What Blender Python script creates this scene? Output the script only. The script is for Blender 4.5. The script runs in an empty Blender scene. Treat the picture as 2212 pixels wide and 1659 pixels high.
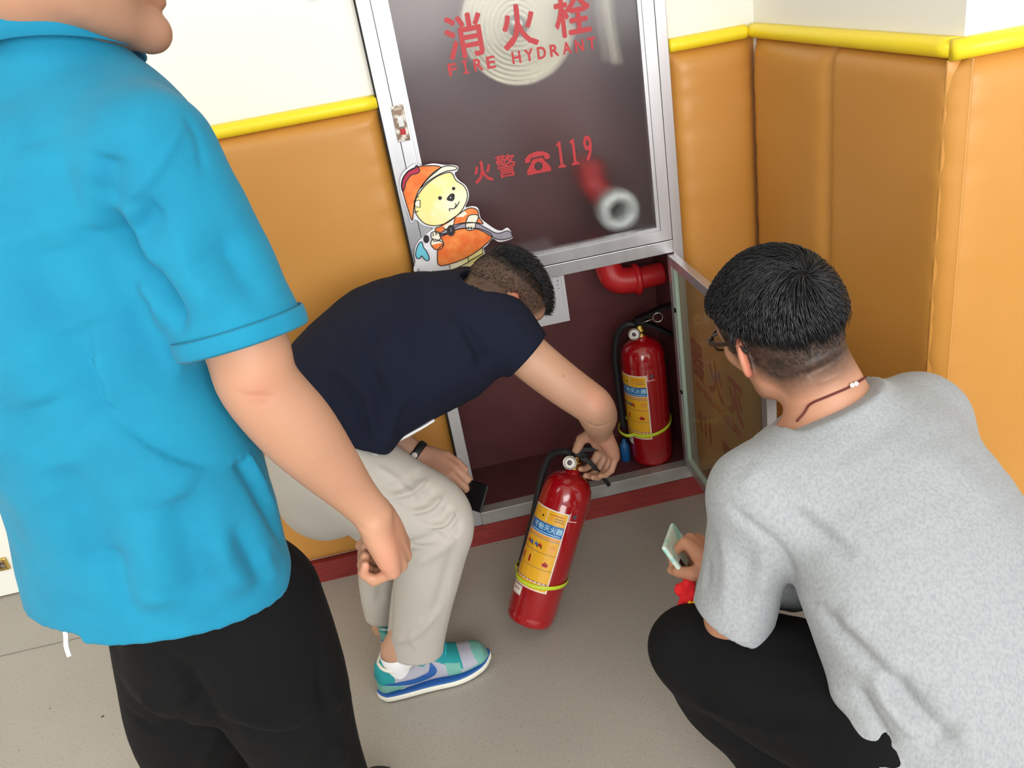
import bpy, bmesh, math, random
import numpy as np
from mathutils import Vector, Matrix
from mathutils.bvhtree import BVHTree
SC = bpy.context.scene
COL = SC.collection
# ---------------------------------------------------------------- camera
F_PX = 1800.84
CAM = np.array([0.01673, -2.04577, 1.50583])
CR = np.array([0.97395567, -0.16112579, -0.15952689])
CU = np.array([0.21363536, 0.41640693, 0.88372236])
CF = np.array([0.07596236, 0.89478699, -0.43998406])
cd = bpy.data.cameras.new('camera'); cam = bpy.data.objects.new('camera', cd); COL.objects.link(cam)
cd.sensor_fit = 'HORIZONTAL'; cd.sensor_width = 36; cd.lens = 36 * F_PX / 2212
mw = Matrix.Identity(4)
for i in range(3):
    mw[i][0] = CR[i]; mw[i][1] = CU[i]; mw[i][2] = -CF[i]; mw[i][3] = CAM[i]
cam.matrix_world = mw; cd.clip_start = 0.02; SC.camera = cam
# ---------------------------------------------------------------- world, lights, exposure
w = bpy.data.worlds.new('world'); SC.world = w; w.use_nodes = True
w.node_tree.nodes['Background'].inputs[0].default_value = (0.93, 0.97, 1.0, 1)
w.node_tree.nodes['Background'].inputs[1].default_value = 0.68
def area(name, loc, target, sx, sy, power, col=(1, 1, 1)):
    l = bpy.data.lights.new(name, 'AREA'); l.shape = 'RECTANGLE'; l.size = sx; l.size_y = sy
    l.energy = power; l.color = col
    o = bpy.data.objects.new(name, l); COL.objects.link(o); o.location = loc
    o.rotation_euler = (Vector(target) - Vector(loc)).to_track_quat('-Z', 'Z').to_euler()
    return o
area('window_daylight', (0.5, -5.2, 2.0), (0.2, -0.3, 0.8), 4.4, 2.0, 170, (1.0, 0.985, 0.96))
area('ceiling_panel', (-1.6, -1.9, 2.72), (-1.6, -1.9, 0), 1.2, 1.2, 14, (1.0, 0.97, 0.92))
SC.view_settings.view_transform = 'Standard'; SC.view_settings.look = 'None'
SC.view_settings.gamma = 1; SC.view_settings.exposure = 0.42
SC.view_settings.use_curve_mapping = False
SC.cycles.max_bounces = 10; SC.cycles.transparent_max_bounces = 12
# ---------------------------------------------------------------- helpers
def V(*a): return np.array(a, float)
def P(px, py, d):
    return CAM + d * (CR * (px - 1106) / F_PX + CU * (829.5 - py) / F_PX + CF)
def ray(px, py): return CR * (px - 1106) / F_PX + CU * (829.5 - py) / F_PX + CF
def on(px, py, ax, v):
    r = ray(px, py); return CAM + r * (v - CAM[ax]) / r[ax]
def nrm(v): v = np.array(v, float); return v / np.linalg.norm(v)
def tag(o, label=None, cat=None, group=None, kind=None):
    if label: o['label'] = label
    if cat: o['category'] = cat
    if group: o['group'] = group
    if kind: o['kind'] = kind
    return o
def empty(name, loc, label=None, cat=None, group=None):
    o = bpy.data.objects.new(name, None); COL.objects.link(o); o.location = tuple(loc)
    o.empty_display_size = 0.05
    return tag(o, label, cat, group)
def link(name, me, m, parent=None, smooth=False):
    o = bpy.data.objects.new(name, me); COL.objects.link(o)
    if m is not None:
        for x in (m if isinstance(m, (list, tuple)) else [m]): me.materials.append(x)
    if smooth: me.polygons.foreach_set('use_smooth', [True] * len(me.polygons))
    if parent is not None:
        r = parent; off = Vector((0, 0, 0)); mats = Matrix.Identity(4)
        chain = []
        while r is not None: chain.append(r); r = r.parent
        for r in reversed(chain): mats = mats @ r.matrix_parent_inverse @ r.matrix_basis
        o.parent = parent; o.matrix_parent_inverse = mats.inverted()
    return o
def mesh(name, v, f, m, parent=None, smooth=False):
    me = bpy.data.meshes.new(name); me.from_pydata([tuple(map(float, x)) for x in v], [], [tuple(x) for x in f]); me.update()
    return link(name, me, m, parent, smooth)
def bmobj(name, bm, m, parent=None, smooth=False):
    me = bpy.data.meshes.new(name); bm.to_mesh(me); bm.free(); return link(name, me, m, parent, smooth)
def bm_box(bm, lo, hi, bev=0.0, seg=2):
    lo = Vector(lo); hi = Vector(hi)
    r = bmesh.ops.create_cube(bm, size=1.0)
    vs = r['verts']
    c = (lo + hi) / 2; s = hi - lo
    for v in vs: v.co = Vector((v.co.x * s.x + c.x, v.co.y * s.y + c.y, v.co.z * s.z + c.z))
    if bev > 0:
        es = list({e for v in vs for e in v.link_edges})
        bmesh.ops.bevel(bm, geom=es, offset=bev, segments=seg, affect='EDGES', profile=0.5)
def box(name, lo, hi, m, parent=None, bev=0.0, seg=2):
    bm = bmesh.new(); bm_box(bm, lo, hi, bev, seg); return bmobj(name, bm, m, parent)
def catmull(pts, n=6, closed=False):
    p = np.array(pts, float); N = len(p); out = []
    rng = range(N if closed else N - 1)
    for i in rng:
        if closed: a, b, c, d = p[(i - 1) % N], p[i], p[(i + 1) % N], p[(i + 2) % N]
        else: a, b, c, d = p[max(i - 1, 0)], p[i], p[i + 1], p[min(i + 2, N - 1)]
        for k in range(n):
            t = k / n
            out.append(0.5 * ((2 * b) + (c - a) * t + (2 * a - 5 * b + 4 * c - d) * t * t + (3 * b - a - 3 * c + d) * t ** 3))
    if not closed: out.append(p[-1])
    return np.array(out)
def tube_geo(pts, rad, sides=10, closed=False, caps=True, flat=None):
    pts = np.array(pts, float); n = len(pts)
    if np.isscalar(rad): rad = np.full(n, rad)
    T = np.zeros_like(pts)
    if closed: T = np.roll(pts, -1, 0) - np.roll(pts, 1, 0)
    else:
        T[1:-1] = pts[2:] - pts[:-2]; T[0] = pts[1] - pts[0]; T[-1] = pts[-1] - pts[-2]
    T /= np.linalg.norm(T, axis=1)[:, None] + 1e-12
    up = np.array([0, 0, 1.0]) if abs(T[0][2]) < 0.9 else np.array([1.0, 0, 0])
    if flat is not None: up = np.array(flat[0], float)
    v = []; f = []
    a = nrm(np.cross(up, T[0]))
    for i in range(n):
        if flat is not None: a = nrm(np.cross(up, T[i]))
        else: a = nrm(a - T[i] * (a @ T[i]))
        b = np.cross(T[i], a)
        fl = flat[1] if flat is not None else 1.0
        for k in range(sides):
            th = 2 * math.pi * k / sides
            v.append(pts[i] + rad[i] * (math.cos(th) * a + fl * math.sin(th) * b))
    m = n if closed else n - 1
    for i in range(m):
        j = (i + 1) % n
        for k in range(sides):
            l = (k + 1) % sides
            f.append((i * sides + k, i * sides + l, j * sides + l, j * sides + k))
    if caps and not closed:
        f.append(tuple(range(sides))[::-1]); f.append(tuple((n - 1) * sides + k for k in range(sides)))
    return v, f
def merge(*gs):
    v = []; f = []
    for a, b in gs:
        o = len(v); v += list(a); f += [tuple(i + o for i in q) for q in b]
    return v, f
def tube(name, pts, rad, m, parent=None, sides=10, closed=False, flat=None):
    v, f = tube_geo(pts, rad, sides, closed, True, flat); return mesh(name, v, f, m, parent, True)
def frame_of(z):
    z = nrm(z); a = np.array([1.0, 0, 0]) if abs(z[0]) < 0.8 else np.array([0, 1.0, 0])
    x = nrm(np.cross(a, z)); return x, np.cross(z, x), z
def lathe_geo(prof, o, ax, sides=32, xdir=None):
    ax = nrm(ax)
    if xdir is None: x, y, _ = frame_of(ax)
    else: x = nrm(np.array(xdir) - ax * (np.array(xdir) @ ax)); y = np.cross(ax, x)
    o = np.array(o, float); v = []; f = []
    for r, h in prof:
        for k in range(sides):
            t = 2 * math.pi * k / sides
            v.append(o + ax * h + r * (math.cos(t) * x + math.sin(t) * y))
    for i in range(len(prof) - 1):
        for k in range(sides):
            l = (k + 1) % sides
            f.append((i * sides + k, i * sides + l, (i + 1) * sides + l, (i + 1) * sides + k))
    if prof[0][0] > 1e-6: f.append(tuple(range(sides))[::-1])
    if prof[-1][0] > 1e-6: f.append(tuple((len(prof) - 1) * sides + k for k in range(sides)))
    return v, f
def lathe(name, prof, o, ax, m, parent=None, sides=32):
    v, f = lathe_geo(prof, o, ax, sides); return mesh(name, v, f, m, parent, True)
# ---------------------------------------------------------------- materials
MATS = {}
def S(c):  # sRGB 0-255 to linear
    return tuple((x / 255 / 12.92 if x / 255 <= 0.04045 else ((x / 255 + 0.055) / 1.055) ** 2.4) for x in c)
def mat(name, rgb=None, rough=0.5, metal=0.0, spec=0.5, coat=0.0, noise=None, bump=None, attr=False, sss=0.0, sheen=0.0, aniso=None, var=None):
    """rgb sRGB; var=(rgb2, scale, lo, hi, stretch) colour mottling; bump=(scale,strength,dist,stretch)"""
    m = bpy.data.materials.new(name); m.use_nodes = True; nt = m.node_tree; N = nt.nodes; L = nt.links
    b = N['Principled BSDF']
    if rgb: b.inputs['Base Color'].default_value = (*S(rgb), 1)
    b.inputs['Roughness'].default_value = rough; b.inputs['Metallic'].default_value = metal
    b.inputs['Specular IOR Level'].default_value = spec; b.inputs['Coat Weight'].default_value = coat
    b.inputs['Coat Roughness'].default_value = 0.06
    b.inputs['Sheen Weight'].default_value = sheen; b.inputs['Sheen Roughness'].default_value = 0.4
    if sss:
        b.inputs['Subsurface Weight'].default_value = sss; b.inputs['Subsurface Radius'].default_value = (1.0, 0.35, 0.2)
        b.inputs['Subsurface Scale'].default_value = 0.008
    tc = N.new('ShaderNodeTexCoord')
    def coords(st):
        if not st: return tc.outputs['Object']
        mp = N.new('ShaderNodeMapping'); mp.inputs['Scale'].default_value = st
        L.new(tc.outputs['Object'], mp.inputs[0]); return mp.outputs[0]
    csock = None
    if attr:
        a = N.new('ShaderNodeAttribute'); a.attribute_name = 'Col'; csock = a.outputs['Color']
    if var:
        nz = N.new('ShaderNodeTexNoise'); nz.inputs['Scale'].default_value = var[1]; nz.inputs['Detail'].default_value = 4
        L.new(coords(var[4] if len(var) > 4 else None), nz.inputs['Vector'])
        rp = N.new('ShaderNodeMapRange'); rp.inputs[1].default_value = var[2]; rp.inputs[2].default_value = var[3]
        L.new(nz.outputs[0], rp.inputs[0])
        mx = N.new('ShaderNodeMix'); mx.data_type = 'RGBA'
        L.new(rp.outputs[0], mx.inputs[0])
        if csock: L.new(csock, mx.inputs[6])
        else: mx.inputs[6].default_value = (*S(rgb), 1)
        mx.inputs[7].default_value = (*S(var[0]), 1); csock = mx.outputs[2]
    if csock: L.new(csock, b.inputs['Base Color'])
    if bump:
        nz = N.new('ShaderNodeTexNoise'); nz.inputs['Scale'].default_value = bump[0]; nz.inputs['Detail'].default_value = 3
        L.new(coords(bump[3] if len(bump) > 3 else None), nz.inputs['Vector'])
        bp = N.new('ShaderNodeBump'); bp.inputs['Strength'].default_value = bump[1]; bp.inputs['Distance'].default_value = bump[2]
        L.new(nz.outputs[0], bp.inputs['Height']); L.new(bp.outputs[0], b.inputs['Normal'])
    MATS[name] = m; return m
mat('cream_wall', (241, 239, 231), 0.7, bump=(60, 0.15, 0.002))
mat('ceiling_white', (240, 240, 236), 0.8)
mat('door_white', (236, 236, 228), 0.35)
mat('vinyl_orange', (198, 140, 66), 0.42, spec=0.5, bump=(900, 0.12, 0.0005), var=((192, 134, 58), 3, 0.4, 0.7))
mat('trim_yellow', (246, 220, 40), 0.4, bump=(120, 0.1, 0.001))
mat('baseboard_red', (142, 50, 46), 0.45, var=((120, 38, 36), 14, 0.4, 0.7, (1, 1, 12)), bump=(80, 0.1, 0.001, (1, 1, 10)))
mat('aluminium', (198, 198, 202), 0.33, metal=0.75, var=((188, 188, 192), 30, 0.4, 0.7, (1, 1, 0.08)), bump=(400, 0.05, 0.0004, (1, 1, 0.02)))
mat('aluminium_dull', (186, 184, 180), 0.5, metal=0.6, var=((158, 154, 148), 9, 0.45, 0.7))
mat('seam_dark', (60, 60, 62), 0.6)
mat('seam_floor', (128, 122, 114), 0.7)
mat('gap_black', (18, 16, 14), 0.8)
mat('cabinet_maroon', (96, 48, 50), 0.45, var=((84, 40, 42), 6, 0.4, 0.7))
mat('letter_red', (170, 26, 36), 0.5)
mat('letter_red_bright', (250, 62, 44), 0.5)
mat('chrome', (210, 208, 202), 0.18, metal=1.0)
mat('steel_worn', (186, 180, 170), 0.35, metal=0.9)
mat('brass', (206, 174, 96), 0.28, metal=1.0)
mat('lock_plate', (120, 100, 84), 0.25, metal=0.8, var=((196, 190, 180), 60, 0.45, 0.6))
mat('plastic_black', (12, 12, 14), 0.5, spec=0.25)
mat('rubber_black', (26, 27, 30), 0.55, bump=(300, 0.1, 0.0005))
mat('phone_black', (16, 17, 20), 0.25)
mat('extinguisher_red', (160, 10, 20), 0.2, spec=0.6, coat=0.6)
mat('pipe_red', (186, 30, 34), 0.4)
mat('hose_white', (250, 246, 226), 0.8, bump=(400, 0.3, 0.001))
mat('valve_metal', (200, 208, 206), 0.4, metal=0.3)
mat('paper_white', (232, 232, 238), 0.7)
mat('ink_grey', (90, 92, 110), 0.7)
mat('ink_black', (32, 28, 34), 0.6)
mat('label_white', (238, 234, 226), 0.35, coat=0.3)
mat('label_yellow', (240, 178, 36), 0.35, coat=0.3)
mat('label_orange', (236, 160, 60), 0.35, coat=0.3)
mat('label_blue', (28, 108, 178), 0.35, coat=0.3)
mat('label_cyan', (180, 222, 240), 0.35)
mat('label_pink', (236, 190, 190), 0.4)
mat('label_grey', (92, 78, 88), 0.4)
mat('band_lime', (202, 220, 48), 0.5)
mat('bottle_blue', (20, 90, 150), 0.4)
mat('bear_orange', (238, 112, 44), 0.6, var=((246, 146, 70), 40, 0.4, 0.65))
mat('bear_yellow', (246, 232, 150), 0.6, var=((252, 246, 214), 14, 0.4, 0.65))
mat('bear_cream', (240, 236, 216), 0.6)
mat('bear_crimson', (176, 34, 72), 0.6)
mat('bear_grey', (160, 152, 168), 0.6)
mat('bear_blue', (110, 200, 222), 0.6)
mat('polo_cyan', (6, 129, 164), 0.9, sheen=0.05, bump=(1500, 0.25, 0.0006), var=((4, 121, 156), 14, 0.4, 0.7))
mat('navy_cotton', (21, 26, 42), 0.9, spec=0.2, sheen=0.0, bump=(1300, 0.2, 0.0006))
mat('tee_grey', (154, 158, 161), 0.9, sheen=0.1, bump=(1200, 0.25, 0.0006), var=((138, 142, 147), 260, 0.40, 0.72, (1, 1, 0.5)))
mat('trouser_black', (11, 11, 13), 0.9, spec=0.2, sheen=0.0, bump=(900, 0.2, 0.0006))
mat('chino_stone', (184, 178, 170), 0.9, sheen=0.05, bump=(1100, 0.2, 0.0006))
mat('belt_grey', (178, 178, 180), 0.6)
mat('skin', None, 0.5, spec=0.4, attr=True, sss=0.12, bump=(500, 0.12, 0.0005))
mat('hair_black', (17, 18, 22), 0.38, spec=0.5)
mat('hair_short', (46, 38, 33), 0.6, spec=0.3)
mat('cord_maroon', (92, 26, 24), 0.6)
mat('bead_white', (238, 238, 240), 0.3)
mat('glasses_dark', (34, 26, 22), 0.3)
mat('sock_white', (234, 234, 236), 0.9)
mat('shoe_paint', None, 0.8, attr=True, bump=(700, 0.25, 0.0006))
mat('sole_cream', (222, 220, 206), 0.6)
mat('outsole_dark', (96, 92, 84), 0.7)
mat('shoe_blue', (28, 84, 156), 0.6)
mat('lace_teal', (20, 148, 160), 0.7)
mat('case_mint', (206, 226, 214), 0.4, var=((150, 208, 200), 30, 0.48, 0.52, (1, 0.2, 1)))
mat('plush_red', (206, 22, 30), 0.9, bump=(300, 0.4, 0.002))
mat('plush_yellow', (246, 190, 30), 0.8)
mat('thread_white', (232, 232, 234), 0.7)
# floor: speckled grey vinyl
def floor_mat():
    m = bpy.data.materials.new('floor_speckled'); m.use_nodes = True; nt = m.node_tree; N = nt.nodes; L = nt.links
    b = N['Principled BSDF']; b.inputs['Roughness'].default_value = 0.42; b.inputs['Specular IOR Level'].default_value = 0.35
    tc = N.new('ShaderNodeTexCoord'); cur = None
    def layer(prev, scale, lo, hi, col, kind='noise'):
        if kind == 'noise':
            t = N.new('ShaderNodeTexNoise'); t.inputs['Scale'].default_value = scale; t.inputs['Detail'].default_value = 2
            out = t.outputs[0]
        else:
            t = N.new('ShaderNodeTexVoronoi'); t.inputs['Scale'].default_value = scale; out = t.outputs['Distance']
        L.new(tc.outputs['Object'], t.inputs['Vector'])
        r = N.new('ShaderNodeMapRange'); r.inputs[1].default_value = lo; r.inputs[2].default_value = hi
        L.new(out, r.inputs[0])
        x = N.new('ShaderNodeMix'); x.data_type = 'RGBA'; L.new(r.outputs[0], x.inputs[0])
        if prev is None: x.inputs[6].default_value = (*S((166, 160, 151)), 1)
        else: L.new(prev, x.inputs[6])
        x.inputs[7].default_value = (*S(col), 1); return x.outputs[2]
    cur = layer(None, 2.5, 0.35, 0.75, (158, 152, 144))
    cur = layer(cur, 260, 0.60, 0.72, (128, 122, 114))
    cur = layer(cur, 330, 0.64, 0.74, (192, 188, 180))
    cur = layer(cur, 150, 0.13, 0.05, (112, 104, 96), 'v')
    L.new(cur, b.inputs['Base Color']); MATS['floor'] = m
floor_mat()
def glass_mat(name, tint, rough_mix, gloss, blur):
    m = bpy.data.materials.new(name); m.use_nodes = True; nt = m.node_tree; N = nt.nodes; L = nt.links
    for n in list(N):
        if n.type != 'OUTPUT_MATERIAL': N.remove(n)
    out = [n for n in N if n.type == 'OUTPUT_MATERIAL'][0]
    tr = N.new('ShaderNodeBsdfTransparent'); tr.inputs[0].default_value = (*tint, 1)
    rf = N.new('ShaderNodeBsdfRefraction'); rf.inputs[0].default_value = (*tint, 1); rf.inputs['IOR'].default_value = 1.45
    rf.inputs['Roughness'].default_value = blur
    gl = N.new('ShaderNodeBsdfGlossy'); gl.inputs['Roughness'].default_value = gloss[1]; gl.inputs[0].default_value = (1, 1, 1, 1)
    df = N.new('ShaderNodeBsdfDiffuse'); df.inputs[0].default_value = (*S(gloss[3]), 1)
    m1 = N.new('ShaderNodeMixShader'); m1.inputs[0].default_value = rough_mix; L.new(tr.outputs[0], m1.inputs[1]); L.new(rf.outputs[0], m1.inputs[2])
    m2 = N.new('ShaderNodeMixShader'); m2.inputs[0].default_value = gloss[2]; L.new(m1.outputs[0], m2.inputs[1]); L.new(df.outputs[0], m2.inputs[2])
    m3 = N.new('ShaderNodeMixShader'); m3.inputs[0].default_value = gloss[0]; L.new(m2.outputs[0], m3.inputs[1]); L.new(gl.outputs[0], m3.inputs[2])
    L.new(m3.outputs[0], out.inputs[0]); MATS[name] = m
glass_mat('glass_frosted', (0.92, 0.92, 0.92), 0.55, (0.022, 0.16, 0.03, (150, 135, 140)), 0.28)
glass_mat('glass_smoky', (0.78, 0.76, 0.68), 0.0, (0.06, 0.10, 0.20, (156, 152, 128)), 0.1)
glass_mat('lens', (0.95, 0.95, 0.95), 0.0, (0.08, 0.02, 0.0, (200, 200, 200)), 0.0)
M = MATS
# ================================================================= room
def struct(o): o['kind'] = 'structure'; return o
def boxes(name, bl, m, parent=None, bev=0):
    bm = bmesh.new()
    for lo, hi in bl: bm_box(bm, lo, hi, bev)
    return bmobj(name, bm, m, parent)
XL, XR, YR, H = -0.95, 0.902, -0.785, 2.8
CW, CZ0, CZ1 = 0.70, 0.07, 1.85
struct(boxes('floor', [((-3.0, -5.6, -0.1), (3.4, 1.2, 0.0))], M['floor']))
struct(boxes('ceiling', [((-3.0, -5.6, H), (3.4, 1.2, H + 0.1))], M['ceiling_white']))
struct(boxes('wall_front', [((XL, 0.02, 0), (0, 0.30, H)), ((CW, 0.02, 0), (XR + 0.02, 0.30, H)),
    ((0, 0.02, CZ1), (CW, 0.30, H)), ((0, 0.02, 0), (CW, 0.30, CZ0)), ((0, 0.26, CZ0), (CW, 0.30, CZ1))], M['cream_wall']))
struct(boxes('wall_right', [((XR + 0.02, YR + 0.02, 0), (3.4, 0.30, H))], M['cream_wall']))
struct(boxes('wall_left', [((-3.0, -5.6, 0), (-2.9, 1.2, H))], M['cream_wall']))
struct(boxes('wall_back', [((-3.0, 0.36, 0), (XL, 0.46, H))], M['cream_wall']))
# a seam joint across the floor at the doorway
struct(box('trim_4', (-2.9, 0.0, 0.0005), (XL, 0.003, 0.0012), M['seam_floor']))
d1 = struct(box('door_1', (-2.1, 0.302, 0.004), (-1.02, 0.345, 2.1), M['door_white'], bev=0.003))
pz = on(4, 1218, 1, 0.30)
bo = box('floor_bolt', (pz[0] - 0.02, 0.292, pz[2] - 0.022), (pz[0] + 0.02, 0.302, pz[2] + 0.022), M['brass'], d1, bev=0.004)
box('bolt_slot', (pz[0] - 0.011, 0.2905, pz[2] - 0.012), (pz[0] + 0.011, 0.2925, pz[2] + 0.014), M['lock_plate'], bo, bev=0.001)
# padded wall panels: rounded puffed sheets
def panel(name, o, u, n, W, Hh, t=0.026, puff=0.02, seed=0, parent=None):
    o = np.array(o, float); u = nrm(u); n = nrm(n); z = np.array([0, 0, 1.0]); rs = np.random.RandomState(seed)
    nu, nz = 44, 90
    us = np.linspace(0, 1, nu); zs = np.linspace(0, 1, nz)
    us = 0.5 - 0.5 * np.cos(np.pi * us); zs = 0.5 - 0.5 * np.cos(np.pi * zs)
    v = []; f = []
    ph = rs.rand(20) * 6.28
    for zz in zs:
        for uu in us:
            du = min(uu, 1 - uu) * W; dz = min(zz, 1 - zz) * Hh
            e = (1 - math.exp(-(du / puff) ** 1.3)) * (1 - math.exp(-(dz / puff) ** 1.3))
            zr = zz * Hh
            wr = 0.0012 * math.exp(-(du / 0.05) ** 2) * (math.sin(zr * 95 + ph[0]) + 0.8 * math.sin(zr * 61 + ph[1]) + 0.6 * math.sin(zr * 151 + ph[2]))
            wr += 0.0014 * math.sin(zr * 3 + ph[3]) * math.sin(uu * 4 + ph[4])
            h = t * e + wr * e
            v.append(o + u * uu * W + z * zr + n * (h - 0.001))
    b0 = len(v)
    for i in range(nz - 1):
        for j in range(nu - 1):
            f.append((i * nu + j, i * nu + j + 1, (i + 1) * nu + j + 1, (i + 1) * nu + j))
    for (a, b) in ((0, 0), (W, 0), (W, Hh), (0, Hh)): v.append(o + u * a + z * b - n * 0.004)
    f.append((b0, b0 + 3, b0 + 2, b0 + 1))
    for row, (p, q) in (([j for j in range(nu)], (0, 1)), ([j * nu + nu - 1 for j in range(nz)], (1, 2)),
                        ([nz * nu - 1 - j for j in range(nu)], (2, 3)), ([(nz - 1 - j) * nu for j in range(nz)], (3, 0))):
        f.append(tuple([b0 + p, b0 + q] + row[::-1]))
    ob = mesh(name, v, f, M['vinyl_orange'], parent, True)
    return ob
ZB, ZT = 0.070, 1.268
wp = empty('wall_padding', (-0.5, 0.02, 0.07), 'orange vinyl padded wall panelling left of the hydrant cabinet', 'wall padding')
panel('panel', (-0.004 - 0.944, 0.018, ZB), (1, 0, 0), (0, -1, 0), 0.944, ZT - ZB, seed=1, parent=wp, puff=0.012)
wp = empty('wall_padding', (0.85, -0.2, 0.07), 'orange vinyl padded panelling of the shaded corner right of the cabinet', 'wall padding')
panel('panel', (CW + 0.001, 0.018, ZB), (1, 0, 0), (0, -1, 0), XR - CW + 0.017, ZT - ZB, seed=2, parent=wp, puff=0.016)
panel('panel', (XR + 0.018, 0.004, ZB), (0, -1, 0), (-1, 0, 0), 0.382, ZT - ZB, seed=3, parent=wp, puff=0.02)
panel('panel', (XR + 0.018, -0.379, ZB), (0, -1, 0), (-1, 0, 0), -YR - 0.379 + 0.006, ZT - ZB, seed=4, parent=wp, puff=0.014)
wp = empty('wall_padding', (1.4, -0.78, 0.07), 'brightly lit orange vinyl padded panel at the right edge of the photo', 'wall padding')
panel('panel', (XR - 0.006, YR + 0.018, ZB), (1, 0, 0), (0, -1, 0), 1.0, ZT - ZB, seed=5, parent=wp, puff=0.018)
panel('panel', (XR + 0.996, YR + 0.018, ZB), (1, 0, 0), (0, -1, 0), 1.0, ZT - ZB, seed=6, parent=wp, puff=0.035)
# yellow half-round trims on top of the padding
def trim(name, a, b, n, m, zc=1.283, r=0.0165, d=0.026, nick=0):
    a = np.array(a, float); b = np.array(b, float); n = nrm(n); v = []; f = []
    K = 10; N = 24
    for i in range(N + 1):
        p = a + (b - a) * i / N
        for k in range(K + 1):
            t = math.pi * k / K
            v.append(p + n * (d * math.sin(t) ** 0.7 + 0.0004 * math.sin(i * 1.7)) + np.array([0, 0, zc + r * math.cos(t)]))
    for i in range(N):
        for k in range(K):
            a0 = i * (K + 1) + k
            f.append((a0, a0 + 1, a0 + K + 2, a0 + K + 1))
        f.append((i * (K + 1), (i + 1) * (K + 1), (i + 1) * (K + 1) + K, i * (K + 1) + K))
    f.append(tuple(range(K + 1))[::-1]); f.append(tuple(N * (K + 1) + k for k in range(K + 1)))
    return struct(mesh(name, v, f, m, None, True))
trim('trim_1', (XL, 0.02, 0), (-0.002, 0.02, 0), (0, -1, 0), M['trim_yellow'])
trim('trim_2', (CW + 0.004, 0.02, 0), (XR - 0.004, 0.02, 0), (0, -1, 0), M['trim_yellow'])
trim('trim_3', (XR + 0.02, 0.014, 0), (XR + 0.02, YR + 0.022, 0), (-1, 0, 0), M['trim_yellow'])
trim('trim_5', (XR - 0.004, YR + 0.02, 0), (3.2, YR + 0.02, 0), (0, -1, 0), M['trim_yellow'])
struct(boxes('baseboard_front', [((XL, -0.004, 0), (XR - 0.006, 0.02, 0.068))], M['baseboard_red']))
struct(boxes('baseboard_right', [((XR - 0.004, YR - 0.004, 0), (XR + 0.02, 0.0, 0.068)), ((XR - 0.004, YR - 0.004, 0), (3.2, YR + 0.02, 0.068))], M['baseboard_red']))
# faint notice whose lower edge shows at the top of the white wall
a = on(662, 4, 1, 0.018); b = on(722, 1, 1, 0.018)
tag(box('wall_notice', (a[0], 0.016, a[2]), (b[0], 0.0195, a[2] + 0.2), M['paper_white'], bev=0.0006), 'pale notice on the white wall, only its lower edge showing', 'notice')
# crumbs on the floor
for i, (px, py, s) in enumerate([(222, 1548, 0.0035), (108, 1531, 0.0018), (40, 1621, 0.0016), (1073, 1175, 0.002)]):
    q = on(px, py, 2, 0.0)
    bm = bmesh.new(); bm_box(bm, (-s, -s * .45, 0), (s, s * .45, s * .5), s * .15)
    o = bmobj('crumb', bm, M['ink_black']); o.location = (q[0], q[1], 0.0); o.rotation_euler = (0, 0, 0.4 + i)
    tag(o, ['largest dark crumb on the bare floor left of the black trousers', 'small dark speck left of the largest floor crumb',
            'tiny dark speck on the floor near the lower left corner', 'dark crumb on the floor just in front of the red baseboard'][i], 'crumb')
# ================================================================= hydrant cabinet
cab = empty('hydrant_cabinet', (0.35, 0, CZ0), 'tall aluminium framed fire hydrant cabinet set in the orange padded wall', 'cabinet')
D0 = 0.245
boxes('cabinet_box', [((0.004, D0, CZ0), (CW - 0.004, D0 + 0.01, CZ1)), ((0.002, 0.03, CZ0), (0.012, D0, CZ1)), ((CW - 0.012, 0.03, CZ0), (CW - 0.002, D0, CZ1)),
    ((0.012, 0.01, 0.098), (CW - 0.012, D0, 0.112)), ((0.012, 0.03, CZ1 - 0.012), (CW - 0.012, D0, CZ1 - 0.002))], M['cabinet_maroon'], cab)
al = M['aluminium']
fr = boxes('outer_frame', [((0, -0.004, CZ0), (0.032, 0.03, CZ1)), ((CW - 0.027, -0.004, CZ0), (CW, 0.03, CZ1)),
    ((0.032, -0.004, 0.778), (CW - 0.027, 0.03, 0.812)), ((0.032, -0.004, CZ1 - 0.04), (CW - 0.027, 0.03, CZ1))], al, cab, bev=0.0015)
boxes('bottom_rail', [((0.032, -0.006, CZ0), (CW - 0.020, 0.03, 0.113))], M['aluminium_dull'], cab, bev=0.0015)
boxes('edge_gap_strip', [((-0.004, -0.001, CZ0), (0.0, 0.02, CZ1))], M['gap_black'], cab)  # black strip stands in for the dark gap between frame and padding
# upper door: mitred profile with stepped bead
def mitred(name, x0, x1, z0, z1, w, y0, y1, m, parent):
    o = [(x0, z0), (x1, z0), (x1, z1), (x0, z1)]; i = [(x0 + w, z0 + w), (x1 - w, z0 + w), (x1 - w, z1 - w), (x0 + w, z1 - w)]
    v = []; f = []
    for k in range(4):
        l = (k + 1) % 4; e = 0.0003; b = len(v)
        for y in (y0, y1):
            for (x, z) in (o[k], o[l], i[l], i[k]): v.append((x, y, z))
        f += [(b, b + 1, b + 2, b + 3), (b + 7, b + 6, b + 5, b + 4)]
        for a in range(4):
            c = (a + 1) % 4; f.append((b + a, b + 4 + a, b + 4 + c, b + c))
    return mesh(name, v, f, m, parent)
UX0, UX1, UZ0, UZ1 = 0.033, CW - 0.030, 0.816, CZ1 - 0.042
ud = mitred('upper_door', UX0, UX1, UZ0, UZ1, 0.028, -0.008, 0.018, al, cab)
mitred('door_bead', UX0 + 0.0285, UX1 - 0.0285, UZ0 + 0.0285, UZ1 - 0.0285, 0.009, -0.004, 0.016, al, ud)
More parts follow.
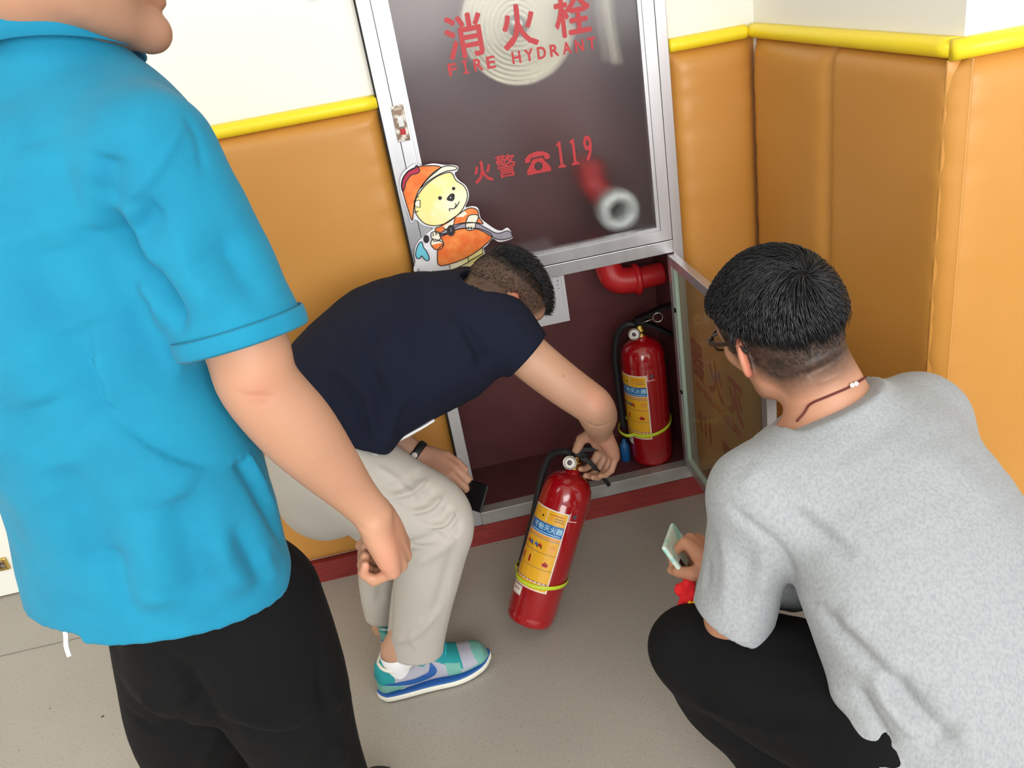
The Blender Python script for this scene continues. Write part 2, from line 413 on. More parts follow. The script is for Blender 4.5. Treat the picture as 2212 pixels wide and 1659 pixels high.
GX0, GX1, GZ0, GZ1 = UX0 + 0.034, UX1 - 0.034, UZ0 + 0.034, UZ1 - 0.034
box('glass_pane', (GX0, 0.004, GZ0), (GX1, 0.008, GZ1), M['glass_frosted'], ud)
TEXTS = []
def text_mesh(s, size, bold=0.0, ext=0.0, spacing=1.0):
    c = bpy.data.curves.new('t', 'FONT'); c.body = s; c.size = size; c.align_x = 'CENTER'; c.align_y = 'CENTER'
    c.offset = bold * size; c.extrude = ext; c.space_character = spacing; c.resolution_u = 3
    o = bpy.data.objects.new('t', c); COL.objects.link(o); bpy.context.view_layer.update()
    me = bpy.data.meshes.new_from_object(o.evaluated_get(bpy.context.evaluated_depsgraph_get()))
    bpy.data.objects.remove(o); bpy.data.curves.remove(c)
    co = np.zeros(len(me.vertices) * 3, np.float32); me.vertices.foreach_get('co', co); co = co.reshape(-1, 3)
    return me, co
def put_text(name, s, size, o, u, v, n, m, parent, bold=0.0, fit=None, spacing=1.0, stroke=0.0, label=None):
    """fit=(w,h) stretches the ink box to that size; o = centre"""
    me, co = text_mesh(s, size, bold, 0.0, spacing)
    lo = co.min(0); hi = co.max(0); c = (lo + hi) / 2; co = co - c
    if fit: co[:, 0] *= fit[0] / (hi[0] - lo[0]); co[:, 1] *= fit[1] / (hi[1] - lo[1])
    u = nrm(u); v = nrm(v); n = nrm(n)
    w = np.array(o)[None, :] + co[:, :1] * u + co[:, 1:2] * v + n * 0.0003
    fc = [tuple(p.vertices) for p in me.polygons]; bpy.data.meshes.remove(me)
    vs, fs = [], []
    sh_ = [(0, 0)] + ([(stroke * math.cos(a_), stroke * math.sin(a_)) for a_ in np.arange(0, 6.2, math.pi / 4)] if stroke else [])
    for k, (du, dv) in enumerate(sh_):
        b = len(vs); vs += list(w + u * du + v * dv + n * 0.00002 * k); fs += [tuple(i + b for i in q) for q in fc]
    ob = mesh(name, vs, fs, m, parent)
    if label: ob['label'] = label
    return ob
# telephone pictogram
def poly2(name, pts, o, u, v, n, m, parent, h=0.0003, label=None):
    bm = bmesh.new(); o = Vector(tuple(o)); u = Vector(u).normalized(); v = Vector(v).normalized(); n = Vector(n).normalized()
    loops = pts if isinstance(pts[0][0], (list, tuple, np.ndarray)) else [pts]
    c = bpy.data.curves.new('c', 'CURVE'); c.dimensions = '2D'; c.fill_mode = 'BOTH'
    for lp in loops:
        s = c.splines.new('POLY'); s.points.add(len(lp) - 1); s.use_cyclic_u = True
        for i, q in enumerate(lp): s.points[i].co = (q[0], q[1], 0, 1)
    ob = bpy.data.objects.new('c', c); COL.objects.link(ob); bpy.context.view_layer.update()
    me = bpy.data.meshes.new_from_object(ob.evaluated_get(bpy.context.evaluated_depsgraph_get()))
    bpy.data.objects.remove(ob); bpy.data.curves.remove(c)
    for vt in me.vertices: vt.co = o + u * vt.co.x + v * vt.co.y + n * h
    me.name = name; r = link(name, me, m, parent)
    if label: r['label'] = label
    return r
X_, Z_, NY = (1, 0, 0), (0, 0, 1), (0, -1, 0)
yg = 0.0035
for ch, px, py, wpx in (('消', 1003, 78, .085), ('火', 1121, 57, .080), ('栓', 1236, 31, .082)):
    put_text('lettering', ch, 0.1, on(px, py, 1, yg), X_, Z_, NY, M['letter_red'], ud, stroke=0.0022, fit=(wpx, 0.090))
A = on(970, 149, 1, yg); B = on(1284, 95, 1, yg)
word = 'FIRE HYDRANT'; xs = np.linspace(A[0] + 0.008, B[0] - 0.006, len(word)); zc = (A[2] + B[2]) / 2
for ch, x in zip(word, xs):
    if ch == ' ': continue
    put_text('lettering', ch, 0.03, (x, yg, zc), X_, Z_, NY, M['letter_red'], ud, stroke=0.0011, fit=((0.003 if ch == 'I' else 0.019), 0.025))
    if ch == 'I':
        for dz in (-0.0125, 0.0125): poly2('lettering', [(-.007, -.0022), (.007, -.0022), (.007, .0022), (-.007, .0022)], (x, yg, zc + dz), X_, Z_, NY, M['letter_red'], ud)
put_text('lettering', '火', 0.05, on(1043, 371, 1, yg), X_, Z_, NY, M['letter_red'], ud, stroke=0.0014, fit=(0.044, 0.050))
put_text('lettering', '警', 0.05, on(1093, 358, 1, yg), X_, Z_, NY, M['letter_red'], ud, stroke=0.0007, fit=(0.048, 0.054))
def circ(cx, cy, r, n=24, ry=None): return [(cx + r * math.cos(2 * math.pi * k / n), cy + (ry or r) * math.sin(2 * math.pi * k / n)) for k in range(n)]
pc = on(1162, 351, 1, yg)
hand = [(-.031, .004), (-.031, .014), (-.02, .023), (-.006, .0265), (.006, .0265), (.02, .023), (.031, .014), (.031, .004), (.019, .004), (.016, .014), (-.016, .014), (-.019, .004)]
body_ = [(-.012, .010), (.012, .010), (.018, .0), (.030, -.016), (.030, -.026), (-.030, -.026), (-.030, -.016), (-.018, .0)]
poly2('telephone_symbol', [hand], pc, X_, Z_, NY, M['letter_red'], ud)
poly2('telephone_symbol', [body_, circ(0, -.009, .0105)], pc, X_, Z_, NY, M['letter_red'], ud)
for ch, px, py in (('1', 1211, 334), ('1', 1240, 328), ('9', 1270, 320)):
    if ch == '9': put_text('lettering', ch, 0.06, on(px, py, 1, yg), X_, Z_, NY, M['letter_red'], ud, stroke=0.0014, fit=(0.019, 0.060))
    else: poly2('lettering', [(-.009, -.032), (.010, -.032), (.010, -.027), (.0035, -.025), (.0035, .032), (0, .032), (-.008, .026), (-.009, .022), (-.0035, .022), (-.0035, -.025), (-.009, -.027)], on(px, py, 1, yg), X_, Z_, NY, M['letter_red'], ud)
# lock on the left stile
a = on(866, 266, 1, -0.009)
lk = box('door_lock', (a[0] - 0.0155, -0.014, a[2] - 0.041), (a[0] + 0.0135, -0.006, a[2] + 0.041), M['lock_plate'], ud, bev=0.001)
box('lock_button', (a[0] - 0.006, -0.0155, a[2] - 0.026), (a[0] + 0.007, -0.0135, a[2] - 0.012), M['letter_red'], lk, bev=0.0006)
box('lock_latch', (a[0] - 0.006, -0.018, a[2] - 0.008), (a[0] + 0.008, -0.0135, a[2] + 0.018), M['chrome'], lk, bev=0.001)
put_text('lettering', 'PUSH', 0.006, (a[0], -0.0145, a[2] - 0.033), X_, Z_, NY, M['label_white'], lk, fit=(0.014, 0.005))
put_text('lettering', 'SPRING', 0.006, (a[0], -0.0145, a[2] + 0.033), X_, Z_, NY, M['label_white'], lk, fit=(0.018, 0.005))
# lower door, open at about a right angle towards the camera
XH, DZ0, DZ1, DW = 0.655, 0.120, 0.775, 0.598
def dbox(lo, hi): return ((XH + lo[0], -lo[1], lo[2]), (XH + hi[0], -hi[1], hi[2]))   # x across thickness, y = distance from hinge
def dboxes(name, bl, m, parent, bev=0):
    bm = bmesh.new()
    for (lo, hi) in bl:
        a_, b_ = dbox(lo, hi); bm_box(bm, (a_[0], b_[1], a_[2]), (b_[0], a_[1], b_[2]), bev)
    return bmobj(name, bm, m, parent)
t0, t1 = 0.0, 0.022; ws = 0.026
ld = dboxes('lower_door', [((t0, 0.002, DZ0), (t1, ws, DZ1)), ((t0, DW - ws, DZ0), (t1, DW, DZ1)), ((t0, ws, DZ0), (t1, DW - ws, DZ0 + ws)), ((t0, ws, DZ1 - ws), (t1, DW - ws, DZ1))], al, cab, 0.001)
ld['label'] = 'open glazed lower door'
dboxes('glass_pane', [((0.012, ws, DZ0 + ws), (0.016, DW - ws, DZ1 - ws))], M['glass_smoky'], ld)
MATS['bead_green'] = mat('bead_green', (176, 198, 186), 0.3)
dboxes('glass_bead', [((0.002, ws, DZ0 + ws), (0.012, ws + 0.016, DZ1 - ws)), ((0.002, ws + 0.016, DZ0 + ws), (0.012, DW - ws, DZ0 + ws + 0.012))], M['bead_green'], ld, 0.001)
for (dd, zz) in ((0.030, 0.625), (0.030, 0.375), (DW - 0.035, 0.42)):
    v, f = lathe_geo([(0.0, 0.004), (0.003, 0.004), (0.006, 0.003), (0.0065, 0.0)], (XH + 0.0005 + (0.0015 if dd < .1 else 0), -dd, zz), (-1, 0, 0), 14)
    v2, f2 = lathe_geo([(0.0, 0.0052), (0.0015, 0.0048), (0.0015, 0.003)], (XH + 0.0005, -dd, zz), (-1, 0, 0), 8)
    sc_ = mesh('screw', v, f, M['plastic_black'], ld, True); mesh('screw_pin', v2, f2, M['chrome'], sc_, True)
# lettering on the outer face, seen mirrored through the glass: outer face looks to +x, reading direction +y
U_, N_ = (0, 1, 0), (1, 0, 0)
xf = XH + 0.0165
def dt(s, dist, z, w, h, st_): put_text('lettering', s, 0.05, (xf, -dist, z), U_, Z_, N_, M['letter_red_bright'], ld, stroke=st_, fit=(w, h))
for ch, dist in (('器', 0.135), ('火', 0.262), ('灭', 0.385)): dt(ch, dist, 0.518, 0.086, 0.100, 0.0042)
dt('FIRE EXTINGUISHER', 0.26, 0.438, 0.30, 0.024, 0.0009)
dt('火警', 0.335, 0.330, 0.10, 0.058, 0.0018)
dt('119', 0.160, 0.330, 0.085, 0.062, 0.003)
# ---------------- inside, upper part: white coiled hose, valve and red pipe
def hose_reel():
    c = on(1112, 52, 1, 0.12)
    t = empty('hose_reel', c, 'white coiled fire hose seen blurred behind the upper glass', 'fire hose')
    pts = []; turns = 10
    for k in range(turns * 36):
        a_ = 2 * math.pi * k / 36; r = 0.024 + 0.0112 * k / 36
        pts.append((c[0] + r * math.cos(a_), 0.10, c[2] + r * math.sin(a_)))
    v, f = tube_geo(pts, 0.005, 6, flat=((0, 1, 0), 5.5))
    mesh('coiled_hose', v, f, M['hose_white'], t, True)
    lathe('coupling', [(0.0, -0.035), (0.02, -0.035), (0.022, 0.0), (0.02, 0.03), (0.0, 0.03)], (c[0], 0.10, c[2]), (0, 1, 0), M['chrome'], t)
    v, f = lathe_geo([(0.004, -0.05), (0.004, 0.05)], (c[0], 0.10, c[2] + 0.15), (0, 1, 0), 10)
    mesh('hanger', *merge((v, f), tube_geo([(c[0], .15, c[2] + .03), (c[0], .16, c[2] + .3)], .006, 8)), M['steel_worn'], t, True)
    tag(tube('hose_length', catmull([(0.600, 0.14, 1.70), (0.592, 0.14, 1.52), (0.600, 0.15, 1.34), (0.61, 0.16, 1.25)], 8), 0.010, M['hose_white'], t, 12, flat=((0, 1, 0), 0.4)))
hose_reel()
hv = empty('hydrant_pipe', (0.6, 0.15, 0.7), 'red hydrant pipe with a pale ring valve behind the glass, elbow showing below', 'pipe')
c = on(1330, 450, 1, 0.085)
v, f = [], []
prof = [(0.024, 0.0), (0.024, 0.038), (0.030, 0.044), (0.048, 0.044), (0.056, 0.034), (0.058, 0.014), (0.056, 0.0), (0.024, 0.0)]
lathe('valve_ring', [(r, -h) for r, h in prof], (c[0], 0.085, c[2]), (0, 1, 0), M['valve_metal'], hv, 40)
p0 = (c[0], 0.085, c[2])
tube('valve_body', catmull([(c[0], 0.088, c[2]), (c[0] - 0.004, 0.14, c[2] + .006), (c[0] - .03, 0.18, c[2] + 0.05), (c[0] - 0.035, 0.18, c[2] + 0.12)], 6), 0.036, M['pipe_red'], hv, 20)
e0 = on(1345, 606, 1, 0.15); e1 = on(1425, 600, 1, 0.15)
el = catmull([(e0[0] - .035, 0.17, e0[2] + 0.12), (e0[0] - 0.035, 0.165, e0[2] + 0.05), (e0[0] - 0.02, 0.155, e0[2] + 0.008), (e0[0] + 0.03, 0.15, e0[2] - 0.004), (CW - .015, 0.15, e0[2] - 0.002)], 8)
tube('pipe_elbow', el[:26], 0.038, M['pipe_red'], hv, 24)
tube('pipe', el[24:], 0.032, M['pipe_red'], hv, 24)
q = el[25]; lathe('flange', [(0.0, -.008), (0.044, -0.008), (0.046, 0), (0.044, 0.008), (0, .008)], q, (1, 0, 0), M['pipe_red'], hv, 28)
# ---------------- inspection sheet inside
yp = 0.2400
A, B = on(1231, 692, 1, yp), on(1217, 588, 1, yp)
px1 = (A[0] + B[0]) / 2; z0p = A[2]; sh = empty('inspection_sheet', (px1 - .1, yp, z0p), 'white handwritten inspection sheet pinned at the back of the open compartment', 'paper')
box('sheet', (px1 - 0.21, yp - 0.0012, z0p), (px1, yp, z0p + 0.225), M['paper_white'], sh)
vv, ff = [], []
rs = np.random.RandomState(3)
def quad(x0, z0, x1, z1, w):
    d = nrm((x1 - x0, z1 - z0, 0)); nx, nz_ = -d[1] * w, d[0] * w; b = len(vv); y = yp - 0.0016
    vv.extend([(x0 + nx, y, z0 + nz_), (x1 + nx, y, z1 + nz_), (x1 - nx, y, z1 - nz_), (x0 - nx, y, z0 - nz_)]); ff.append((b, b + 1, b + 2, b + 3))
for cx_ in (0.022, 0.047, 0.074, 0.100, 0.128, 0.155, 0.18):
    quad(px1 - cx_ + 0.012, z0p + 0.045, px1 - cx_ + 0.012, z0p + 0.215, 0.0002)
    zz = z0p + 0.205
    while zz > z0p + 0.06 + 0.05 * rs.rand():
        for _ in range(3):
            quad(px1 - cx_ + rs.uniform(-.005, .005), zz + rs.uniform(-.004, .004), px1 - cx_ + rs.uniform(-.005, .005), zz + rs.uniform(-.004, .004), 0.0005)
        zz -= rs.uniform(0.009, 0.013)
mesh('handwriting', vv, ff, M['ink_grey'], sh)
# blue bottle beside the standing extinguisher
q = on(1347, 1002, 2, 0.112)
q = V(0.505, 0.10, 0.112)
lathe('blue_bottle', [(0, 0), (0.013, 0), (0.0145, 0.002), (0.0145, 0.05), (0.012, 0.06), (0.006, 0.066), (0.006, 0.076), (0, 0.076)], q, (0, 0, 1), M['bottle_blue'], None, 20)
tag(bpy.data.objects['blue_bottle'], 'small blue bottle on the cabinet floor behind the reaching hand', 'bottle')
# ================================================================= extinguishers
def extinguisher(name, base, ax, face, label, hose_mode, pin, view=(-0.2, -1, 0)):
    """base centre, axis up, face = horizontal-ish direction the label centre looks to"""
    ax = nrm(ax); face = np.array(face, float); face = nrm(face - ax * (face @ ax)); side = np.cross(ax, face)   # side: to the viewer's right
    R, Hc = 0.0635, 0.355
    base = np.array(base, float)
    t = empty(name, base, label, 'fire extinguisher', 'fire extinguishers')
    vf = np.array(view, float); vf = nrm(vf - ax * (vf @ ax)); vs_ = np.cross(ax, vf)
    W = lambda s, f_, h: base + side * s + face * f_ + ax * h
    W2 = lambda s, f_, h: base + vs_ * s + vf * f_ + ax * h
    prof = [(0, 0.004), (0.045, 0.004), (0.052, 0.0), (0.057, 0.002), (0.060, 0.012), (0.0612, 0.022), (0.0605, 0.026), (R, 0.031), (R, Hc - 0.03), (0.0628, Hc - 0.027), (0.0632, Hc - 0.024),
            (0.0625, Hc - 0.005), (0.058, Hc + 0.014), (0.049, Hc + 0.028), (0.035, Hc + 0.038), (0.022, Hc + 0.043), (0.018, Hc + 0.046), (0.0175, Hc + 0.056), (0, Hc + 0.056)]
    lathe('cylinder', prof, base, ax, M['extinguisher_red'], t, 56)
    hb = Hc + 0.055
    lathe('valve_neck', [(0.0, 0), (0.017, 0), (0.0175, 0.003), (0.0135, 0.005), (0.0135, 0.013), (0.0155, 0.015), (0.0155, 0.020), (0.011, 0.022), (0.011, 0.040), (0.0, 0.042)], W(0, 0, hb), ax, M['brass'], t, 20)
    # gauge
    g0 = W2(-0.012, 0.012, hb + 0.016); gd = nrm(vf * 0.9 - vs_ * 0.35 + ax * .1)
    gg = lathe('gauge', [(0.0, 0), (0.006, 0), (0.006, 0.010), (0.017, 0.011), (0.0178, 0.014), (0.0178, 0.020), (0.016, 0.022), (0.0145, 0.0195), (0, 0.0195)], g0, gd, M['steel_worn'], t, 28)
    lathe('gauge_dial', [(0, 0.0205), (0.0105, 0.0205), (0.0142, 0.0200)], g0, gd, M['label_white'], gg, 24)
    lathe('gauge_centre', [(0, 0.0212), (0.006, 0.0212), (0.0065, 0.0205)], g0, gd, M['label_grey'], gg, 16)
    # levers: body block, carry handle (lower) and squeeze lever (upper), pointing to the viewer's right
    ld_ = nrm(vs_)
    def lever(n_, pts, w_, th):
        pp = catmull([W2(*p_) for p_ in pts], 5); v, f = [], []
        for i, p_ in enumerate(pp):
            tng = nrm(pp[min(i + 1, len(pp) - 1)] - pp[max(i - 1, 0)]); b_ = nrm(np.cross(tng, vf)); ww = w_ * (0.75 + 0.25 * math.sin(math.pi * i / (len(pp) - 1)))
            for (a1, b1) in ((-1, -1), (1, -1), (1, 1), (-1, 1)): v.append(p_ + vf * a1 * ww / 2 + b_ * b1 * th / 2)
            if i:
                o_ = (i - 1) * 4
                for k in range(4): f.append((o_ + k, o_ + (k + 1) % 4, o_ + 4 + (k + 1) % 4, o_ + 4 + k))
        f.append((3, 2, 1, 0)); f.append(tuple(len(v) - 4 + k for k in range(4)))
        o_ = mesh(n_, v, f, M['plastic_black'], t); return o_
    bl = lever('lever_body', [(-0.014, 0, hb + 0.040), (0.004, 0, hb + 0.042), (0.024, 0, hb + 0.037)], 0.024, 0.016)
    lever('squeeze_lever', [(-0.010, 0, hb + 0.050), (0.02, 0, hb + 0.058), (0.06, 0, hb + 0.072), (0.095, 0, hb + 0.080)], 0.026, 0.010)
    lever('carry_handle', [(0.008, 0, hb + 0.034), (0.035, 0, hb + 0.026), (0.07, 0, hb + 0.002), (0.098, 0, hb - 0.018)], 0.026, 0.010)
    if pin:
        c0 = W2(0.052, 0.018, hb + 0.055)
        ring = [c0 + 0.0135 * (math.cos(a_) * vs_ + math.sin(a_) * ax) for a_ in np.linspace(0, 2 * math.pi, 24, endpoint=False)]
        pr = tube('pin_ring', ring, 0.0014, M['chrome'], t, 8, closed=True)
        tube('pin', [W2(0.0, 0.014, hb + 0.042), W2(0.038, 0.018, hb + 0.052)], 0.0013, M['chrome'], pr, 8)
    else:
        tube('pin', [W2(-0.012, 0.0, hb + 0.048), W2(-0.018, 0.004, hb + 0.066)], 0.0012, M['brass'], t, 6)
    # hose
    if hose_mode == 'down':
        hp = [(-0.012, -0.01, hb + 0.030), (-0.035, -0.012, hb + 0.032), (-0.062, -0.02, hb + 0.004), (-0.077, -0.02, hb - 0.06), (-0.079, -0.015, hb - 0.15), (-0.078, -0.01, hb - 0.26), (-0.076, -0.01, hb - 0.30)]
    else:
        hp = [(-0.012, -0.01, hb + 0.030), (-0.035, -0.02, hb + 0.030), (-0.058, -0.04, hb + 0.008), (-0.062, -0.058, hb - 0.05), (-0.054, -0.062, hb - 0.15), (-0.05, -0.062, hb - 0.25), (-0.05, -0.062, hb - 0.30)]
    hpw = catmull([W2(*p_) for p_ in hp], 7)
    tube('hose', hpw, 0.0092, M['rubber_black'], t, 14)
    # label wrapped round the cylinder
    def wrap(name_, me, co, u0, v0, h, m_, parent=t):
        th = (co[:, 0] + u0) / R; r = R + 0.0004 + h; zz = co[:, 1] + v0
        w_ = base[None] + np.outer(np.sin(th) * r, side) + np.outer(np.cos(th) * r, face) + np.outer(zz, ax)
        me.vertices.foreach_set('co', w_.astype(np.float32).ravel()); me.update(); me.name = name_
        return link(name_, me, m_, parent)
    def rect(name_, u0, u1, v0, v1, h, m_, parent=t, tilt=0.0):
        n_ = max(1, int(abs(u1 - u0) / 0.004)); v, f = [], []
        for i in range(n_ + 1):
            u = u0 + (u1 - u0) * i / n_
            for vv_ in (v0, v1):
                th = u / R; r = R + 0.0004 + h; v.append(W(math.sin(th) * r, math.cos(th) * r, vv_ + tilt * math.sin(2 * math.pi * i / n_)))
        for i in range(n_): f.append((i * 2, i * 2 + 2, i * 2 + 3, i * 2 + 1))
        return mesh(name_, v, f, m_, parent, True)
    uc = -0.006; hw = 0.052; zt, zb = Hc - 0.045, Hc - 0.255
    lb = rect('label', uc - hw, uc + hw, zb, zt, 0.0002, M['label_white'])
    y, bl_, cy = M['label_yellow'], M['label_blue'], M['label_cyan']
    e = 0.003; h1 = 0.0005; h2 = 0.0009
    rect('label_field', uc - hw + e, uc - 0.001, zt - 0.036, zt - e, h1, y, lb); rect('label_field', uc + 0.0005, uc + hw - e, zt - 0.036, zt - e, h1, y, lb)
    rect('label_band', uc - hw + e, uc + hw - e, zt - 0.066, zt - 0.038, h1, bl_, lb)
    rect('label_band', uc - hw + e, uc + hw - e, zt - 0.076, zt - 0.068, h1, M['label_orange'], lb)
    for (a_, b_) in ((0.078, 0.112), (0.1125, 0.152), (0.1525, 0.186)): rect('label_field', uc - hw + e, uc + hw - e, zt - b_, zt - a_, h1, y, lb)
    rect('label_field', uc - hw + e, uc + hw - e, zb + 0.003, zb + 0.020, h1, y, lb)
    for zz in (0.037, 0.077, 0.1123, 0.1523, 0.1863): rect('label_rule', uc - hw + e, uc + hw - e, zt - zz - 0.0005, zt - zz + 0.0005, h2, M['label_grey'], lb)
    def txt(s, u, z, w_, h_, m_, bold=0.01):
        me, co = text_mesh(s, 0.02, bold); lo, hi = co.min(0), co.max(0); co = co - (lo + hi) / 2
        co[:, 0] *= w_ / (hi[0] - lo[0]); co[:, 1] *= h_ / (hi[1] - lo[1]); wrap('label_text', me, co, u, z, h2, m_, lb)
    txt('干粉灭火器', uc + 0.008, zt - 0.0485, 0.080, 0.0155, cy, 0.02)
    rect('label_rule', uc - 0.04, uc + 0.044, zt - 0.0625, zt - 0.0605, h2, cy, lb)
    rect('label_rule', uc + 0.006, uc + 0.042, zt - 0.013, zt - 0.0115, h2, M['letter_red'], lb)
    rect('label_rule', uc + 0.020, uc + 0.044, zt - 0.020, zt - 0.0185, h2, M['label_grey'], lb)
    rect('label_rule', uc + 0.020, uc + 0.044, zt - 0.026, zt - 0.0245, h2, M['label_grey'], lb)
    def shape(pts, u, z, m_):
        n_ = len(pts); v = []
        for (a_, b_) in pts:
            th = (u + a_) / R; r = R + 0.0004 + h2; v.append(W(math.sin(th) * r, math.cos(th) * r, z + b_))
        mesh('label_picture', v, [tuple(range(n_))], m_, lb)
    shape(circ(0, 0, 0.005, 14), uc - 0.026, zt - 0.018, M['label_orange']); shape(circ(0, 0, 0.0028, 12), uc - 0.012, zt - 0.022, M['ink_black']); shape(circ(0, 0, 0.005, 14), uc + 0.012, zt - 0.022, M['label_orange'])
    fl = [(-.006, -.006), (.006, -.006), (.008, .0), (.005, .005), (.003, .001), (0, .009), (-.003, .003), (-.006, .003), (-.008, 0)]
    for u, c_, m_ in ((-.034, 0, 'letter_red'), (-.024, 0, 'label_blue'), (-.008, 0, 'label_blue'), (.003, 0, 'letter_red')):
        shape([(a_ * .7, b_ * .75) for a_, b_ in fl], uc + u, zt - 0.095, M[m_]); shape([(-.002, -.006), (.002, -.006), (.001, .003), (-.001, .003)], uc + u + .004, zt - 0.097, M['ink_black'])
    shape(circ(0, 0, 0.008, 16), uc + 0.036, zt - 0.095, M['label_orange'])
    for u in (-.040, -.016): shape([(-.003, -.010), (.003, -.010), (.003, .005), (.001, .009), (-.001, .009), (-.003, .005)], uc + u, zt - 0.135, M['letter_red'])
    shape(fl, uc + 0.028, zt - 0.138, M['letter_red'])
    for k in range(9): shape([(-.0015, -.0018), (.0015, -.0018), (.0015, .0018), (-.0015, .0018)], uc - .044 + k * .011, zb + 0.0225, M['letter_red'])
    st = rect('inspection_sticker', uc - 0.046, uc - 0.012, zb - 0.027, zb - 0.002, 0.0006, M['label_white'])
    rect('sticker_rule', uc - 0.044, uc - 0.014, zb - 0.0045, zb - 0.0038, 0.001, M['letter_red'], st); rect('sticker_rule', uc - 0.044, uc - 0.014, zb - 0.025, zb - 0.0243, 0.001, M['letter_red'], st)
    me, co = text_mesh('合格证', 0.02, 0.02); lo, hi = co.min(0), co.max(0); co = co - (lo + hi) / 2
    co[:, 0] *= 0.022 / (hi[0] - lo[0]); co[:, 1] *= 0.007 / (hi[1] - lo[1]); wrap('sticker_text', me, co, uc - 0.029, zb - 0.013, 0.001, M['letter_red'], st)
    rect('corner_mark', uc + hw, uc + hw + 0.024, zt - 0.018, zt - 0.0155, 0.0006, M['label_pink']); rect('corner_mark', uc + hw + 0.001, uc + hw + 0.0035, zt - 0.018, zt + 0.003, 0.0006, M['label_pink'])
    shape(circ(0, 0, 0.006, 16), uc + hw + 0.015, zt - 0.004, M['label_grey'])
    # lime elastic band holding the hose
    zb2 = zb + 0.022; pts = []
    for k in range(64):
        a_ = 2 * math.pi * k / 64; r = R + 0.0022; u, fc = math.sin(a_), math.cos(a_)
        if hose_mode == 'down' and -math.pi * .5 - .75 < (a_ if a_ < math.pi else a_ - 2 * math.pi) < -math.pi * .5 + .6:
            d_ = abs((a_ - 1.5 * math.pi)); r = R + 0.0022 + 0.027 * max(0, 1 - (d_ / .75) ** 2) ** .5
        if hose_mode != 'down':
            d_ = abs(a_ - 1.22 * math.pi); r = R + 0.0022 + 0.016 * max(0, 1 - (d_ / .6) ** 2) if d_ < .6 else r
        pts.append(W2(u * r, fc * r, zb2 - 0.012 * math.cos(a_ + 0.9)))
    v, f = tube_geo(pts, 0.0013, 8, True, flat=(ax, 4.2)); mesh('elastic_band', v, f, M['band_lime'], t, True)
    return t
exb = V(0.585, 0.085, 0.1125)
extinguisher('fire_extinguisher', exb, (0, 0, 1), (-0.80, -0.62, 0), 'red fire extinguisher standing inside the open cabinet compartment', 'down', True)
B0 = P(1143, 1338, 2.13); B1 = P(1247, 985, 2.07)
axh = nrm(B1 - B0); 
extinguisher('fire_extinguisher', B0, axh, (-0.62, -0.75, 0.2), 'tilted red fire extinguisher being lifted out by the man in navy', 'behind', False)
print('EXT', B0, B1, np.linalg.norm(B1 - B0), axh)
# ================================================================= paper bear cutout, taped over the left stile
bear = empty('bear_cutout', on(960, 590, 1, -0.012), 'hand-coloured paper cutout of a bear in an orange fire helmet with hose', 'paper cutout')
BY = -0.0150
def bq(x, y): q = on(820 + x * .235, 330 + y * .235, 1, BY); return (q[0], q[2])
def bshape(name, pts, m, lvl, smooth=True, n=5):
    p = catmull(pts, n, True) if smooth else np.array(pts, float)
    return poly2(name, [bq(x, y) for x, y in p], (0, BY - lvl * 0.0003, 0), X_, Z_, NY, m, bear, 0)
def bline(name, pts, w=5, lvl=8, smooth=True, closed=False):
    p = catmull(pts, 5, closed) if smooth else np.array(pts + ([pts[0]] if closed else []), float)
    if closed and smooth: p = np.vstack([p, p[:1]])
    q = np.array([bq(x, y) for x, y in p]); w = w * .235 / 1800 * 1.7
    t_ = np.gradient(q, axis=0); t_ /= np.linalg.norm(t_, axis=1)[:, None] + 1e-9; n_ = np.stack([-t_[:, 1], t_[:, 0]], 1)
    y = BY - lvl * 0.0003; v = [(a[0], y, a[1]) for a in q + n_ * w] + [(a[0], y, a[1]) for a in q - n_ * w]; k = len(q)
    return v, [(i, i + 1, k + i + 1, k + i) for i in range(k - 1)]
outline = [(290, 640), (262, 560), (215, 430), (185, 310), (200, 210), (260, 140), (330, 100), (385, 118), (490, 98), (600, 112), (680, 112), (722, 130), (715, 165), (690, 190), (720, 245), (790, 300), (820, 370), (815, 430), (790, 500),
           (850, 490), (905, 510), (925, 590), (960, 630), (1060, 700), (1120, 715), (1180, 690), (1225, 775), (1160, 810), (1090, 818), (1040, 790), (990, 850), (955, 880), (965, 915), (985, 1130), (700, 1180), (340, 1110), (330, 1000), (320, 930), (340, 840), (400, 770), (470, 715), (490, 690), (400, 665), (330, 612)]
cut = bshape('paper_backing', outline, M['paper_white'], 0, n=4)
face_ = [(330, 545), (322, 470), (350, 390), (420, 300), (520, 220), (620, 180), (668, 190), (700, 250), (770, 300), (805, 370), (795, 450), (745, 540), (690, 590), (620, 640), (520, 668), (430, 655), (370, 610)]
helmet = [(300, 620), (270, 545), (225, 400), (205, 300), (225, 215), (290, 150), (380, 122), (490, 116), (560, 128), (545, 150), (450, 230), (375, 320), (335, 400), (315, 500)]
crest = [(212, 350), (200, 300), (215, 230), (265, 165), (318, 145), (340, 112), (368, 160), (345, 188), (290, 205), (245, 262), (228, 330)]
brim = [(375, 322), (440, 235), (520, 160), (600, 122), (670, 120), (712, 138), (690, 156), (610, 168), (520, 212), (440, 265)]
dress = [(545, 1030), (530, 930), (540, 880), (585, 830), (560, 760), (640, 740), (720, 700), (850, 690), (950, 705), (1035, 765), (950, 860), (810, 955), (660, 1015)]
torso = [(515, 690), (560, 672), (680, 595), (790, 520), (850, 505), (900, 530), (912, 590), (950, 650), (880, 640), (760, 650), (680, 690), (600, 740), (520, 730)]
hosep = [(560, 735), (680, 665), (790, 640), (890, 645), (980, 690), (1080, 738), (1180, 715), (1218, 768), (1140, 795), (1060, 785), (960, 725), (880, 695), (790, 690), (690, 710), (570, 765)]
